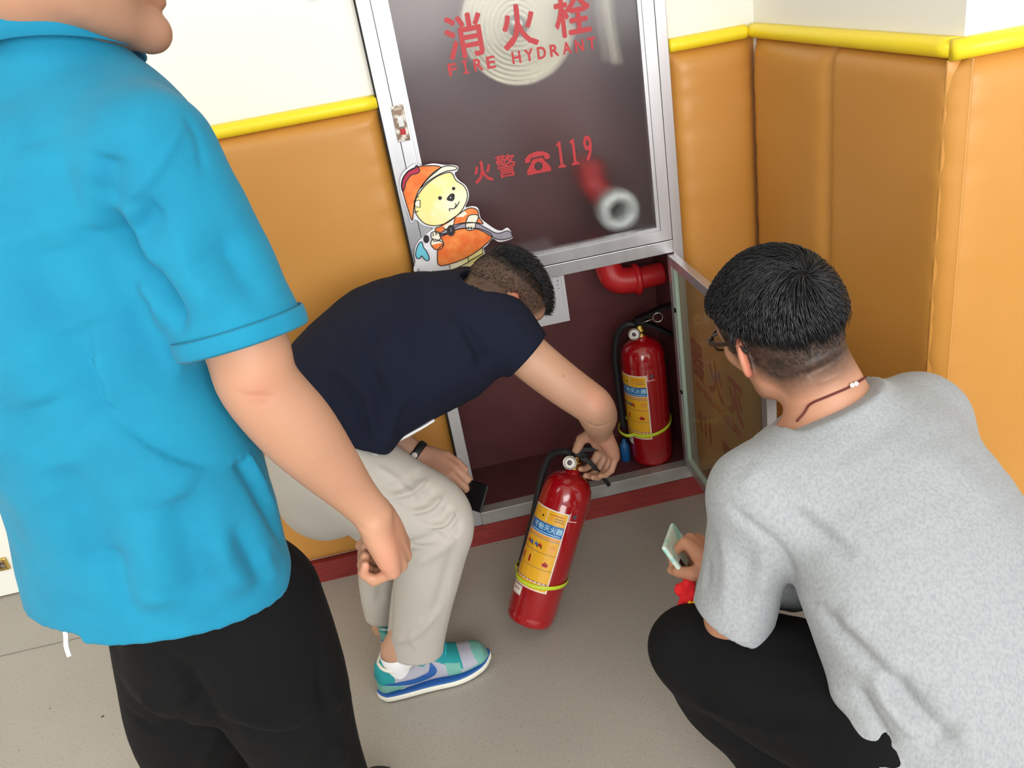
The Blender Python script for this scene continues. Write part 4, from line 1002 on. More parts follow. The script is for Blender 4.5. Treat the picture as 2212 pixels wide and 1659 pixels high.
def shoe(parent, heel, ang, cols, sw=False, side=-1, pitch=0.0, length=0.285, word=None):
    """heel point on the floor, ang heading; cols dict"""
    ca, sa = math.cos(ang), math.sin(ang); Lc = length; heel = np.array(heel, float); cp, sp = math.cos(pitch), math.sin(pitch)
    def T(x, y, z):
        x2, z2 = x - 0.19, z; xr = 0.19 + x2 * cp - z2 * sp if pitch else x; zr = (x2 * sp + z2 * cp) if pitch else z
        return heel + np.array([xr * ca - y * sa, xr * sa + y * ca, max(zr, 0) if pitch else zr])
    xs = np.linspace(0, 1, 40)
    def wid(t): return 0.034 * (np.clip(t / .06, 0, 1) ** .5) * (1 - np.clip((t - .9) / .1, 0, 1) ** 2 * .75) + 0.012 * np.exp(-((t - .70) / .2) ** 2)
    def top(t): return np.interp(t, [0, .03, .10, .20, .30, .40, .50, .62, .75, .88, .96, 1.0], [.072, .104, .108, .088, .086, .104, .106, .090, .072, .066, .056, .032])
    def bot(t): return 0.022 + 0.010 * np.clip((t - .75) / .25, 0, 1) ** 2
    v = []; f = []; n = 28; loc = []
    for t in xs:
        w_, h_, b_ = float(wid(t)), float(top(t)), float(bot(t)); x = t * Lc + (0.008 * (1 - t) if t > .9 else 0); x = 0.004 + t * (Lc - .008)
        for k in range(n):
            a = 2 * math.pi * k / n; cy, sz = math.cos(a), math.sin(a)
            narrow = 1 - 0.32 * max(0, sz) ** 1.2
            y = w_ * np.sign(cy) * abs(cy) ** .7 * narrow; z = (b_ + h_) / 2 + (h_ - b_) / 2 * np.sign(sz) * abs(sz) ** .75
            loc.append((x, y, z)); v.append(T(x, y, z))
    for i in range(len(xs) - 1):
        for k in range(n):
            l = (k + 1) % n; f.append((i * n + k, i * n + l, (i + 1) * n + l, (i + 1) * n + k))
    f.append(tuple(range(n))[::-1]); f.append(tuple((len(xs) - 1) * n + k for k in range(n)))
    me = bpy.data.meshes.new('shoe'); me.from_pydata([tuple(map(float, p)) for p in v], [], f); me.update()
    sub = bmesh.new(); sub.from_mesh(me); bmesh.ops.recalc_face_normals(sub, faces=sub.faces); bmesh.ops.subdivide_edges(sub, edges=sub.edges, cuts=3, use_grid_fill=True); sub.to_mesh(me); sub.free()
    co = np.zeros(len(me.vertices) * 3, np.float32); me.vertices.foreach_get('co', co); co = co.reshape(-1, 3) - heel
    X = co[:, 0] * ca + co[:, 1] * sa; Z = co[:, 2]; t = X / Lc
    teal, mint, grey = [np.array(S(c)) for c in cols]
    c = np.tile(grey, (len(t), 1))
    def put(mask, col): c[mask] = col
    put((Z < .030 + .014 * np.clip((t - .6) / .3, 0, 1)) & (t > .55), mint)
    put(t > .90 - (Z - .02) * 1.2, mint)
    put((t < .26 - np.maximum(0, Z - .03) * 3.0) & (Z < .068), mint)
    put((t < .17) & (Z > .062), teal)
    put((t > .30) & (t < .74) & (Z > .080 + .12 * np.abs(t - .42) - np.where(t > .5, (t - .5) * .30, 0)), teal)
    put((t > .60) & (t < .72) & (Z < .075 - (t - .6) * .1), mint)
    put((t > .52) & (t < .66) & (Z < .055) & (Z > .033) & (t - .52 < (.060 - Z) * 4), grey)
    sh_ = link('shoe', me, M['shoe_paint'], parent, True)
    at = me.color_attributes.new('Col', 'FLOAT_COLOR', 'POINT'); at.data.foreach_set('color', np.concatenate([c, np.ones((len(c), 1))], 1).astype(np.float32).ravel())
    def sole(name, z0, z1, grow, m):
        v, f = [], []; k2 = 48; rows = []
        for zz, g in ((z0, grow - .001), (z0 + .001, grow), (z1 - .001, grow), (z1, grow - .002)):
            for q in range(k2):
                a = 2 * math.pi * q / k2; tt = 0.5 - 0.5 * math.cos(a); w_ = float(wid(tt)) + g
                x = 0.004 + tt * (Lc - .008) - math.cos(a) * (g + .002); y = w_ * np.sign(math.sin(a)) * min(1, abs(math.sin(a)) ** .45)
                rise = 0.012 * max(0, (tt - .78) / .22) ** 2; v.append(T(x, y, zz + rise))
        for i in range(3):
            for q in range(k2): l = (q + 1) % k2; f.append((i * k2 + q, i * k2 + l, (i + 1) * k2 + l, (i + 1) * k2 + q))
        f.append(tuple(range(k2))[::-1]); f.append(tuple(3 * k2 + q for q in range(k2))); return mesh(name, v, f, m, sh_, True)
    sole('outsole', 0.0, 0.006, 0.002, M['outsole_dark']); sole('midsole', 0.005, 0.019, 0.004, M['sole_cream'])
    if sw:
        sole('midsole_stripe', 0.018, 0.0235, 0.0025, M['shoe_blue'])
        bv = BVHTree.FromPolygons([tuple(p) for p in v], f)
        ax_ = T(0, side, 0) - T(0, 0, 0)
        def conf(name, pts, m, off=.0012):
            p2 = catmull(pts, 4, True); out = []
            for x, z in p2:
                o = T(x, side * 0.2, z); h = bv.ray_cast(Vector(o), Vector(-ax_)); q = np.array(h[0]) if h[0] is not None else T(x, side * .04, z)
                out.append(q + ax_ * off)
            bm = bmesh.new(); vs = [bm.verts.new(tuple(q)) for q in out]; fc = bm.faces.new(vs); bmesh.ops.triangulate(bm, faces=[fc]); return bmobj(name, bm, m, sh_)
        conf('side_emblem', [(0.022, .066), (0.055, .050), (0.088, .040), (0.115, .040), (0.138, .048), (0.149, .062), (0.147, .076), (0.139, .086), (0.135, .076), (0.128, .064), (0.112, .058), (0.088, .056), (0.055, .060)], M['shoe_blue'])
        for i in range(5):
            x = 0.122 + i * 0.014; z = float(top(x / Lc)) + .001
            tube('lace', catmull([T(x, -0.022, z - .010), T(x + .004, -0.008, z + .001), T(x + .008, 0.008, z + .001), T(x + .010, 0.022, z - .010)], 4), 0.0032, M['lace_teal'], sh_, 8)
        tube('lace_bow', catmull([T(.118, 0, .110), T(.112, -.018, .112), T(.130, -.034, .094), T(.142, -.026, .090), T(.124, -.008, .108)], 5), 0.0026, M['lace_teal'], sh_, 8)
        tube('lace_bow', catmull([T(.118, 0, .110), T(.126, .018, .112), T(.146, .028, .094), T(.136, .012, .104)], 5), 0.0026, M['lace_teal'], sh_, 8)
        cr = catmull([T(.021, 0, .104), T(.030, -.022, .102), T(.050, -.0285, .092), (T(.085, -.0265, .087)), T(.115, -.016, .103)], 5)
        tube('collar_lining', cr, 0.0042, M['sole_cream'], sh_, 8); cr = catmull([T(.021, 0, .104), T(.030, .022, .102), T(.050, .0285, .092), (T(.085, .0265, .087)), T(.115, .016, .103)], 5)
        tube('collar_lining', cr, 0.0042, M['sole_cream'], sh_, 8)
        if word:
            me2, co2 = text_mesh(word, 0.012, 0.02); co2 = co2 - (co2.min(0) + co2.max(0)) / 2
            w2 = []
            for a, b, _ in co2: w2.append(T(0.0015 - .0012, -a - 0.003, 0.080 + b))
            me2.vertices.foreach_set('co', np.array(w2, np.float32).ravel()); me2.update(); link('heel_word', me2, M['label_white'], sh_)
    return sh_
TEAL = ((24, 140, 146), (108, 168, 156), (166, 166, 180)); DARK = ((24, 24, 26), (30, 30, 32), (36, 36, 38))
def person(name, loc, label): return empty(name, loc, label, 'person', 'men gathered at the hydrant cabinet')
# ----------------------------------------------------------------- man in the cyan polo shirt
def blue_man():
    root = person('person', (-0.38, -1.03, 0), 'man standing at the left in a bright cyan polo shirt and black trousers')
    F = nrm((.26, .966, 0)); Rg = nrm((.966, -.26, 0)); up = V(0, 0, 1)
    c1, c2, c3 = P(123, 700, .99), P(277, 1000, 1.06), P(345, 1250, 1.14)
    shR = P(326, 326, .885); shL = shR - Rg * 0.335 + V(0, 0, .005); neckb = P(106, 44, .93)
    elb, wrs = P(560, 830, .97), P(806, 1112, 1.12)
    hf = nrm((.93, .36, -.12)); hu = nrm((.10, .05, 1)); hc = P(343, 86, .955) - (hf * .085 - hu * .112)
    # body: one continuous skin surface
    vol = Vol((-.80, -1.36, 0.02), (0.06, -.74, 1.80), 0.0036)
    Q, f, l, u = head(vol, hc, hf, hu)
    limb(vol, [(neckb - up * .06, .058), (neckb + up * .02, .056), (Q(-.03, 0, -.05), .056)], k=.03, n=3)
    limb(vol, [(P(440, 1290, 1.17), .075), (P(330, 1150, 1.11), .085), (c2, .090), (c1, .095), (neckb - up * .18, .085)], k=.03, n=3, sq=(Rg, 1.3))
    limb(vol, [(shL, .050), (neckb - up * .10, .050), (shR - V(0, 0, .015), .048)], k=.03, n=3)
    limb(vol, [(shR, .048), (P(455, 590, .93), .047), (P(530, 740, .955), .048), (elb, .0465), (P(640, 925, 1.01), .0475), (P(705, 1000, 1.055), .040), (P(765, 1068, 1.095), .0300), (wrs, .0265)], k=.02, n=5)
    eL = shL + V(-.03, .02, -.28); wL = eL + V(.05, .20, -.10)
    limb(vol, [(shL, .048), (eL, .042), (wL, .027)], k=.02, n=4)
    hR, hL = P(545, 1330, 1.2), P(385, 1370, 1.24); kR, kL = P(650, 1590, 1.36), P(415, 1620, 1.46)
    aR, aL = V(kR[0] - .01, kR[1] + .06, .09), V(kL[0] - .03, kL[1] + .05, .09)
    for h_, k_, a_ in ((hR, kR, aR), (hL, kL, aL)): limb(vol, [(h_, .070), (k_, .048), (a_, .036)], k=.03, n=4)
    d = nrm(P(838, 1165, 1.15) - wrs)
    s_ = nrm(CF * .9 + CR * .25); n_ = nrm(-CR * .85 + CF * .3 - CU * .35)
    hand(vol, wrs + d * .004, d, n_, s_, 1.0, [(1.25, 1.5, .9)] * 1 + [(1.3, 1.5, .9), (1.3, 1.55, .9), (1.25, 1.5, 1.0)], [(.85, .42, .12), (.62, .1, .75), (.2, -.5, .8)])
    hand(vol, wL, (.5, .8, -.2), (.3, -.2, -1), (-.8, .5, .1), 1.0, [(.3, .4, .3)] * 4, [(.8, .6, .2), (.9, .3, .2), (1, 0, .2)])
    hd = dict(c=hc, f=f, l=l, u=u, sc=1, hair=lambda a, b, e: 1.6 * np.clip((e - .01 + .6 * np.clip(-a, 0, 1) - .9 * np.clip(a - .03, 0, 1)) / .03, 0, 1) * (a < .085))
    ex = [(hc + hf * .05 - hu * .06, .10, (160, 112, 84), .75), (P(566, 848, .925), .016, (172, 106, 84), .6), (P(560, 800, .925), .03, (196, 140, 108), .5), (P(588, 862, .925), .005, (150, 60, 50), .8), (P(850, 1170, 1.13), .03, (222, 150, 124), .5), (P(820, 1215, 1.14), .02, (220, 140, 118), .6)]  # first spot darkens the face: shade on the turned-away jaw put into the skin colour
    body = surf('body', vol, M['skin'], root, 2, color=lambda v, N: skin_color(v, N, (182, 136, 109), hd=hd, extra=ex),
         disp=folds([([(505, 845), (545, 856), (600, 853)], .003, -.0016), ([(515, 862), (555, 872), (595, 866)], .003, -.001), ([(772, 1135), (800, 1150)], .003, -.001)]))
    # polo shirt
    sv = Vol((-.86, -1.36, 0.70), (0.02, -.74, 1.64), 0.0045)
    hb = P(345, 1385, 1.16)
    limb(sv, [(hb, .136), (c3, .134), (c2, .124), (c1, .122), ((c1 + neckb) / 2 - F * .01 - V(0, 0, .01), .112), (neckb - up * .165, .100)], k=.05, n=4, sq=(Rg, 1.36))
    limb(sv, [(shL + V(0, 0, .0), .072), (neckb - up * .094, .066), (shR - Rg * .012 + V(0, 0, -.006), .064)], k=.04, n=3)
    q = part_of(sv); limb(q, [(shR - V(0, 0, .004), .062), (P(388, 455, .912), .0675), (P(462, 600, .932), .070), (P(533, 745, .950), .0715), (P(555, 800, .96), .0715)], k=0, n=4)
    ad = nrm(P(540, 770, .955) - P(455, 540, .925)); sp = P(528, 738, .952)
    cut(q, sp, ad, .16); hollow(q, sp, ad, .025, .008, .12); slv = q; join(sv, q, .03)
    q = part_of(sv); limb(q, [(shL, .068), (shL + V(-.03, .01, -.22), .068)], k=0, n=3); cut(q, shL + V(-.03, .01, -.20), (0, 0, -1), .12); join(sv, q, .03)
    limb(sv, [(neckb - up * .09, .068), (neckb - up * .012, .062)], k=.035, n=1)
    # openings
    hn = nrm(V(0.02, -.04, -1)); 
    # hem plane: fitted to three pixels
    A, B, Cc = P(60, 1332, 1.10), P(360, 1388, 1.02), P(664, 1262, 1.14)
    hn = nrm(np.cross(B - A, Cc - A)); hn = hn if hn[2] < 0 else -hn
    cut(sv, (A + B + Cc) / 3, hn); hollow(sv, (A + B + Cc) / 3, hn, .025, .008, .4)
    cut(sv, P(75, 1342, 1.06), nrm(V(-.05, 0, -1)), .088)
    cn = nrm(up * .92 + F * .38); cp = neckb + up * .004; cut(sv, cp, cn, .082)
    fl = [([(242, 440), (262, 500), (300, 560), (345, 625), (385, 700), (402, 760)], .012, -.016), ([(285, 430), (300, 510), (350, 590)], .014, .006), ([(395, 250), (425, 300), (440, 380)], .006, -.002),
          ([(240, 330), (238, 380), (230, 430)], .016, -.007), ([(200, 340), (205, 430), (220, 500)], .02, .006), ([(290, 520), (330, 465), (350, 450)], .012, -.007), ([(300, 600), (340, 660), (350, 720)], .012, .006),
          ([(500, 870), (530, 970), (590, 1080), (640, 1180), (662, 1240)], .0045, .0045), ([(480, 860), (515, 980), (575, 1090), (622, 1190)], .012, -.006),
          ([(400, 260), (330, 380), (250, 450)], .0035, .002), ([(385, 480), (420, 600), (470, 700)], .02, .007), ([(480, 480), (540, 620), (590, 700)], .018, -.005),
          ([(150, 700), (250, 850), (400, 950)], .03, -.007), ([(200, 900), (330, 1000), (420, 1060)], .028, .007), ([(120, 1000), (190, 1120), (230, 1250)], .026, -.007), ([(380, 1060), (420, 1180), (440, 1290)], .022, -.008),
          ([(470, 1160), (490, 1230), (540, 1290)], .018, .007), ([(300, 1100), (330, 1220), (345, 1330)], .026, .007), ([(500, 1130), (560, 1230), (580, 1290)], .014, -.007), ([(60, 500), (120, 650), (180, 760)], .03, -.006), ([(30, 760), (100, 880)], .03, .006),
          ([(560, 1200), (600, 1260)], .014, .006), ([(80, 300), (110, 420), (160, 540)], .03, .005), ([(240, 1180), (270, 1290), (290, 1350)], .014, -.005), ([(410, 590), (460, 560), (520, 540)], .012, -.004)]
    surf('polo_shirt', sv, M['polo_cyan'], root, 3, disp=folds([(a_, b_, c_ * 1.45) for a_, b_, c_ in fl], [(13, .0038, (1, 1, .6)), (30, .0012, (1, 1, 1))], 2))
    # sleeve hem band and shirt hem band
    x_, y_, _ = frame_of(ad)
    def ringband(name, cen, n_, vol, zoff, wid_, thick, mm, parent, rmax=.14):
        n_ = nrm(n_); x, y, _ = frame_of(n_); pts = []
        for k in range(64):
            a = 2 * math.pi * k / 64; dr = x * math.cos(a) + y * math.sin(a); rr = np.linspace(0.01, rmax, 120); q = cen - n_ * zoff + np.outer(rr, dr)
            ii = np.clip(((q - vol.lo) / vol.h).round().astype(int), 0, vol.n - 1); dv = vol.d[tuple(ii.T)]; w0 = np.where(dv < .004)[0]
            pts.append(q[w0[-1]] if len(w0) else q[0])
        pts = np.array(pts)
        for _ in range(3): pts = (np.roll(pts, 1, 0) + np.roll(pts, -1, 0) + 2 * pts) / 4
        v, f = tube_geo(pts, thick, 8, True, flat=(n_, wid_)); return mesh(name, v, f, mm, parent, True)
    ringband('sleeve_hem', sp, ad, slv, .012, 5.6, .0020, M['polo_cyan'], root)
    # collar: folded band standing round the neck
    vs, fs = [], []; K = 40; prof = [(0.0, .010, .0), (0.000, .032, .0), (.005, .036, .002), (.012, .018, .0), (.019, -.008, .0)]
    for k in range(K + 1):
        a = -2.75 + 5.5 * k / K; dr = -F * math.cos(a) + Rg * math.sin(a)
        for (o_, z_, _) in prof:
            r_ = .0635 + o_ + .004 * abs(math.sin(a)); vs.append(neckb + V(0, 0, -.004 - .058 * (1 - math.cos(a)) * .5) + dr * r_ + up * z_)
    n_ = len(prof)
    for k in range(K):
        for j in range(n_ - 1): fs.append((k * n_ + j, (k + 1) * n_ + j, (k + 1) * n_ + j + 1, k * n_ + j + 1))
    co = mesh('collar', vs, fs, M['polo_cyan'], root, True)
    md = co.modifiers.new('thickness', 'SOLIDIFY'); md.thickness = .003; md.offset = 0
    # trousers
    tv = Vol((-.80, -1.34, 0.02), (-.05, -.74, 1.02), 0.005)
    limb(tv, [(P(430, 1260, 1.15), .100), (P(450, 1330, 1.18), .104), (P(460, 1400, 1.21), .104)], k=.03, n=3, sq=(Rg, 1.25))
    limb(tv, [(hR + up * .02, .105), ((hR + kR) / 2, .102), (kR, .088), ((kR + aR) / 2, .080), (aR - up * .03, .078)], k=.03, n=4)
    limb(tv, [(hL + up * .02, .088), ((hL + kL) / 2, .094), (kL, .082), ((kL + aL) / 2, .078), (aL - up * .03, .076)], k=.012, n=4)
    cut(tv, aR - up * .05, (0, 0, -1))
    fl = [([(380, 1420), (440, 1520), (500, 1590)], .012, -.012), ([(470, 1520), (600, 1560), (700, 1510)], .018, .009), ([(480, 1560), (600, 1590), (690, 1570)], .012, -.006), ([(640, 1659), (700, 1560), (740, 1500)], .016, .007),
          ([(285, 1540), (340, 1580), (400, 1550), (440, 1490)], .010, -.008), ([(300, 1500), (350, 1530), (400, 1500)], .014, .008), ([(430, 1659), (460, 1590), (475, 1540)], .012, .007), ([(690, 1400), (700, 1500), (720, 1580)], .014, -.006), ([(330, 1440), (390, 1430)], .014, -.005), ([(720, 1600), (740, 1659)], .012, .006)]
    surf('trousers', tv, M['trouser_black'], root, 3, disp=folds(fl, [(12, .003, (1, 1, .5))], 4))
    # drawstring hanging from the shirt
    tube('drawstring', catmull([P(128, 1332, 1.14), P(138, 1352, 1.14), P(142, 1372, 1.14), P(143, 1395, 1.14), P(150, 1418, 1.14)], 6), .0032, M['thread_white'], root, 8, flat=((.3, -.9, .2), .25))
    shoe(root, (aR[0] - .02, aR[1] - .06, 0), 1.3, DARK); shoe(root, (aL[0] - .02, aL[1] - .06, 0), 1.3, DARK)
    # hair (only its lower edge would show from beside)
    bv = bvh_of(body); rs = np.random.RandomState(2); roots = []
    while len(roots) < 1100:
        d_ = nrm(rs.randn(3)); a, b, e = d_ @ f, d_ @ l, d_ @ u
        if e > .1 - .5 * max(0, -a) + .7 * max(0, a): roots.append(Q(a * .1 - .012, b * .08, e * .095 + .02))
    cr = Q(-.07, 0, .09)
    strands('hair', roots, lambda p: nrm(p - cr + 1e-5) - u * .3, 5, .009, .0011, M['hair_black'], root, bv, lambda t: .003 + .007 * math.sin(math.pi * min(1, t * 1.1)), 1)
    return root
blue_man()
# ----------------------------------------------------------------- bending man in navy
def navy_man():
    root = person('person', (-0.2, -0.45, 0), 'man bending over in a navy T-shirt and pale chinos, lifting the extinguisher')
    up = V(0, 0, 1); lr = nrm((-.10, .95, .22))
    hp = P(690, 930, 1.86); mid = P(850, 770, 1.87); ch = P(1000, 715, 1.87); nb = P(1050, 655, 1.87)
    shR = P(1088, 712, 1.80); shL = shR + lr * .29 + V(-.02, 0, -.075); eR = P(1282, 878, 1.83); wR = P(1296, 932, 2.0)
    hc = P(1086, 650, 1.93); hf = nrm(CR * .66 - CU * .52 + CF * .45); hu = nrm(CR * .52 + CU * .80 + CF * .0)
    vol = Vol((-.58, -.72, 0.04), (0.48, 0.02, 1.08), 0.0034)
    Q, f, l, u = head(vol, hc, hf, hu, .98)
    limb(vol, [(nb - V(.06, 0, .02), .060), (nb, .056), (Q(-.035, 0, -.045), .054)], k=.03, n=3)
    limb(vol, [(hp, .095), (mid, .095), (ch, .095)], k=.03, n=3, sq=(lr, 1.3))
    limb(vol, [(shR, .050), (ch, .07), (shL, .050)], k=.03, n=3)
    limb(vol, [(shR, .052), (P(1140, 768, 1.805), .050), (P(1210, 825, 1.815), .0475), (P(1262, 862, 1.825), .045), (eR + .0, .0440), (P(1292, 898, 1.87), .0430), (P(1294, 915, 1.93), .036), (wR, .0285)], k=.02, n=5)
    wL = P(905, 985, 1.99); eL = P(800, 900, 1.99); sLa = shL + V(-.05, 0, -.02)
    limb(vol, [(sLa, .048), (P(800, 880, 2.02), .042), (P(855, 950, 1.99), .036), (wL, .027)], k=.02, n=5)
    # gripping hand: knuckles at the lever, fingers hanging round it
    T1 = P(1312, 965, 2.045); d = nrm(T1 - wR)
    d = nrm(CR * .28 - CU * .62 + CF * .62)
    nR = nrm(-CR * .62 - CF * .30 - CU * .55)
    hand(vol, wR + d * .0, d, nR, np.cross(d, nR), .98, [(1.0, .9, .6), (.95, .9, .6), (.9, .9, .6), (.85, .9, .5)], [(.55, .70, .45), (.75, .2, .6), (.9, .0, .4)], spread=.16)
    dL = nrm(P(975, 1035, 1.96) - wL)
    hand(vol, wL, dL, nrm(CF * .75 - CU * .5 + CR * .1), nrm(CR * .75 + CU * .45 - CF * .3), .95, [(.5, .6, .4), (.55, .65, .4), (.6, .7, .4), (.65, .7, .4)], [(.9, .5, -.05), (.95, .1, .1), (.98, -.05, .2)], spread=.05)
    h1 = on(820, 1526, 2, 0.0) + V(0.0, .030, 0)
    hR, kR, aR = P(745, 985, 1.78), P(965, 1118, 1.82), h1 + V(.070, .006, .125)
    hL, kL, aL = P(740, 960, 1.95), P(900, 1090, 2.02), P(835, 1350, 2.17)
    limb(vol, [(P(720, 1010, 1.83), .07), (P(850, 1080, 1.80), .062), (P(945, 1128, 1.83), .050), (P(915, 1270, 1.91), .045), (aR, .034)], k=.02, n=4)
    limb(vol, [(P(720, 1010, 1.95), .07), (P(845, 1130, 2.03), .050), (P(826, 1270, 2.1), .040), (aL, .034)], k=.02, n=4)
    for a_ in (aR, aL): limb(vol, [(a_, .031), (a_ + V(0, 0, -.05), .029)], k=.02, n=1); limb(vol, [(a_ + V(0, 0, -.065), .018), (a_ + V(.05, 0, -.08), .015), (a_ + V(.10, .01, -.085), .012)], k=.02, n=2)
    def hair(a, b, e):
        fade = np.clip((e + .055 + .45 * np.clip(-a, 0, .1)) / .085, 0, 1) ** .8 * np.clip((.062 - a + .5 * np.clip(e, 0, .1)) / .02, 0, 1)
        top = np.clip((e - .055) / .02, 0, 1) * (a < .10)
        return .86 * fade + .5 * top
    hd = dict(c=hc, f=f, l=l, u=u, sc=.98, hair=hair)
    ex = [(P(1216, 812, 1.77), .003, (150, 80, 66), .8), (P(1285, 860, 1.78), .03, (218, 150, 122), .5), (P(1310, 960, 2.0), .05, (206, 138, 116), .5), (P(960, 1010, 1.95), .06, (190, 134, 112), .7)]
    body = surf('body', vol, M['skin'], root, 2, color=lambda v, N: skin_color(v, N, (192, 148, 122), hd=hd, extra=ex), disp=folds([([(1255, 905), (1290, 922), (1328, 908)], .004, -.002)]))
    # T-shirt
    sv = Vol((-.50, -.72, .38), (0.40, 0.06, 1.06), 0.0042)
    h0 = P(672, 905, 1.87)
    limb(sv, [(h0 - V(.03, 0, .02), .128), (h0, .132), (P(765, 818, 1.87), .143), (P(865, 748, 1.875), .143), (P(985, 712, 1.885), .118), (P(1040, 688, 1.885), .086)], k=.04, n=4, sq=(lr, 1.36))
    limb(sv, [(shL, .070), (ch + V(.02, 0, .02), .085), (shR - V(.005, 0, 0), .066)], k=.05, n=4)
    limb(sv, [(nb - V(.05, 0, .03), .068), (nb - V(.005, 0, .0), .062)], k=.03, n=1)
    ad = nrm(P(1235, 845, 1.82) - P(1110, 735, 1.80)); sp = P(1139, 768, 1.803)
    q = part_of(sv); limb(q, [(shR, .062), (P(1115, 742, 1.80), .0615), (sp + ad * .03, .061)], k=0, n=3)
    cut(q, sp, ad, .13); hollow(q, sp, ad, .03, .006, .1); join(sv, q, .035)
    # draping belly and hem towards the belt
    limb(sv, [(P(832, 880, 1.80), .048), (P(900, 840, 1.80), .058), (P(980, 790, 1.81), .07)], k=.06, n=3)
    limb(sv, [(P(790, 900, 1.76), .05), (P(797, 915, 1.75), .042), (P(812, 950, 1.74), .034)], k=.05, n=2)
    limb(sv, [(shL, .06), (shL + V(-.1, .02, -.14), .058)], k=.03, n=2)
    nc = nrm(hu * .6 + nrm(nb - ch)); cut(sv, nb + nc * .004, nc, .085); hollow(sv, nb + nc * .004, nc, .02, .006, .08)
    hn = nrm(P(760, 965, 1.76) - P(850, 800, 1.80)); A, B, Cc = P(750, 962, 1.72), P(852, 972, 1.78), P(640, 900, 1.9)
    hn = nrm(np.cross(B - A, Cc - A)); hn = hn if hn @ (A - mid) > 0 else -hn
    cut(sv, A, nrm(nrm(A - mid) * .6 + hn * .4 + V(-.2, 0, -.6)))
    fl = [([(700, 800), (770, 860), (790, 930), (800, 980)], .010, -.007), ([(820, 700), (800, 760), (820, 850), (830, 930)], .016, -.006), ([(720, 740), (800, 770), (850, 850)], .014, .005), ([(1000, 700), (1020, 740), (1050, 790)], .014, -.008), ([(960, 690), (1000, 730), (1030, 790)], .016, .005),
          ([(690, 850), (740, 900), (770, 940)], .010, .005), ([(840, 960), (850, 900), (880, 850)], .012, .005), ([(900, 600), (920, 700), (900, 800)], .03, -.004), ([(1110, 690), (1130, 720), (1160, 740)], .008, .003)]
    surf('t_shirt', sv, M['navy_cotton'], root, 3, disp=folds([(a_, b_, c_ * 1.5) for a_, b_, c_ in fl], [(13, .0032, (1, 1, 1))], 5))
    # pale undershirt showing below the shirt hem
    tube('undershirt_hem', catmull([P(858, 952, 1.785), P(880, 941, 1.785), P(908, 925, 1.785), P(936, 907, 1.795)], 5), .011, M['sock_white'], root, 10, flat=(nrm(CU), .35))
    # trousers
    tv = Vol((-.56, -.72, 0.05), (0.12, -.12, .84), 0.0042)
    limb(tv, [(P(700, 900, 1.86), .105), (P(690, 985, 1.86), .118), (P(705, 1040, 1.88), .118)], k=.04, n=3, sq=(nrm((0, 1, .1)), 1.25))
    limb(tv, [(P(760, 1030, 1.80), .108), (P(850, 1078, 1.80), .100), (P(925, 1108, 1.81), .086), (P(948, 1135, 1.82), .078), (P(935, 1180, 1.85), .078), (P(922, 1250, 1.89), .074), (P(905, 1330, 1.95), .070), (P(898, 1390, 1.99), .068), (P(896, 1440, 2.02), .067)], k=.03, n=4)
    limb(tv, [(hL - V(0, 0, .03), .108), (P(800, 1080, 2.0), .095), (P(845, 1130, 2.03), .080), (P(830, 1200, 2.06), .066), (P(826, 1270, 2.1), .058), (P(833, 1330, 2.14), .052), (P(836, 1370, 2.16), .052)], k=.015, n=4)
    pn = nrm(V(-.12, 0, -1)); q0 = P(900, 1412, 1.99)
    cut(tv, q0, nrm(V(-.25, -.25, -1)), .14); hollow(tv, q0, nrm(V(-.25, -.25, -1)), .03, .008, .12)
    q1 = P(830, 1335, 2.13); cut(tv, q1, (-.1, -.1, -1), .12); hollow(tv, q1, (-.1, -.1, -1), .04, .006, .10)
    fl = [([(812, 1008), (860, 1040), (905, 1090)], .008, .004)]
    for i, (x, y) in enumerate([(850, 1000), (868, 1022), (888, 1040), (905, 1058), (925, 1075), (938, 1092), (955, 1108)]):
        fl.append(([(x - 28 + i * 3, y + 55 - i * 2), (x + 22, y + 42), (x + 60 - i * 3, y + 12)], .006, .0075 if i % 2 else -.0065)); fl.append(([(x - 20 + i * 3, y + 64 - i * 2), (x + 28, y + 50), (x + 62 - i * 3, y + 22)], .0055, -.0055))
    fl += [([(822, 1045), (880, 1100), (950, 1150), (975, 1180), (965, 1300), (940, 1390)], .0022, -.0014), ([(980, 1180), (960, 1260), (935, 1330)], .014, -.006), ([(890, 1220), (950, 1190), (985, 1160)], .012, .005), ([(850, 1180), (930, 1160), (990, 1130)], .010, -.004),
           ([(840, 1390), (900, 1370), (950, 1320)], .010, .004), ([(900, 1410), (890, 1370), (920, 1330)], .008, .004), ([(800, 1200), (820, 1260), (815, 1310)], .012, -.006), ([(850, 1250), (845, 1330), (838, 1400)], .01, -.003), ([(880, 1170), (900, 1180), (950, 1178)], .006, -.003)]
    surf('trousers', tv, M['chino_stone'], root, 3, disp=folds(fl, [(16, .0018, (1, 1, .7))], 6))
    tube('belt', catmull([P(770, 958, 1.735), P(785, 966, 1.73), P(800, 972, 1.73), P(812, 982, 1.735)], 5), .010, M['belt_grey'], root, 10, flat=(nrm(CU), .4))
    # shoes, socks
    for a_, q_, r_ in ((aR, V(-.335, -.505, 0), 0), (aL, V(-.325, -.365, 0), 0)): pass
    h1 = on(820, 1528, 2, 0.0) + V(0.0, .030, 0); ang1 = math.atan2(.05, .27)
    s1 = shoe(root, h1, .11, TEAL, True, -1, word='NIKE')
    h2 = on(838, 1418, 2, 0.0) + V(.006, .01, 0)
    s2 = shoe(root, h2, 1.15, TEAL, True, -1, word='NIKE')
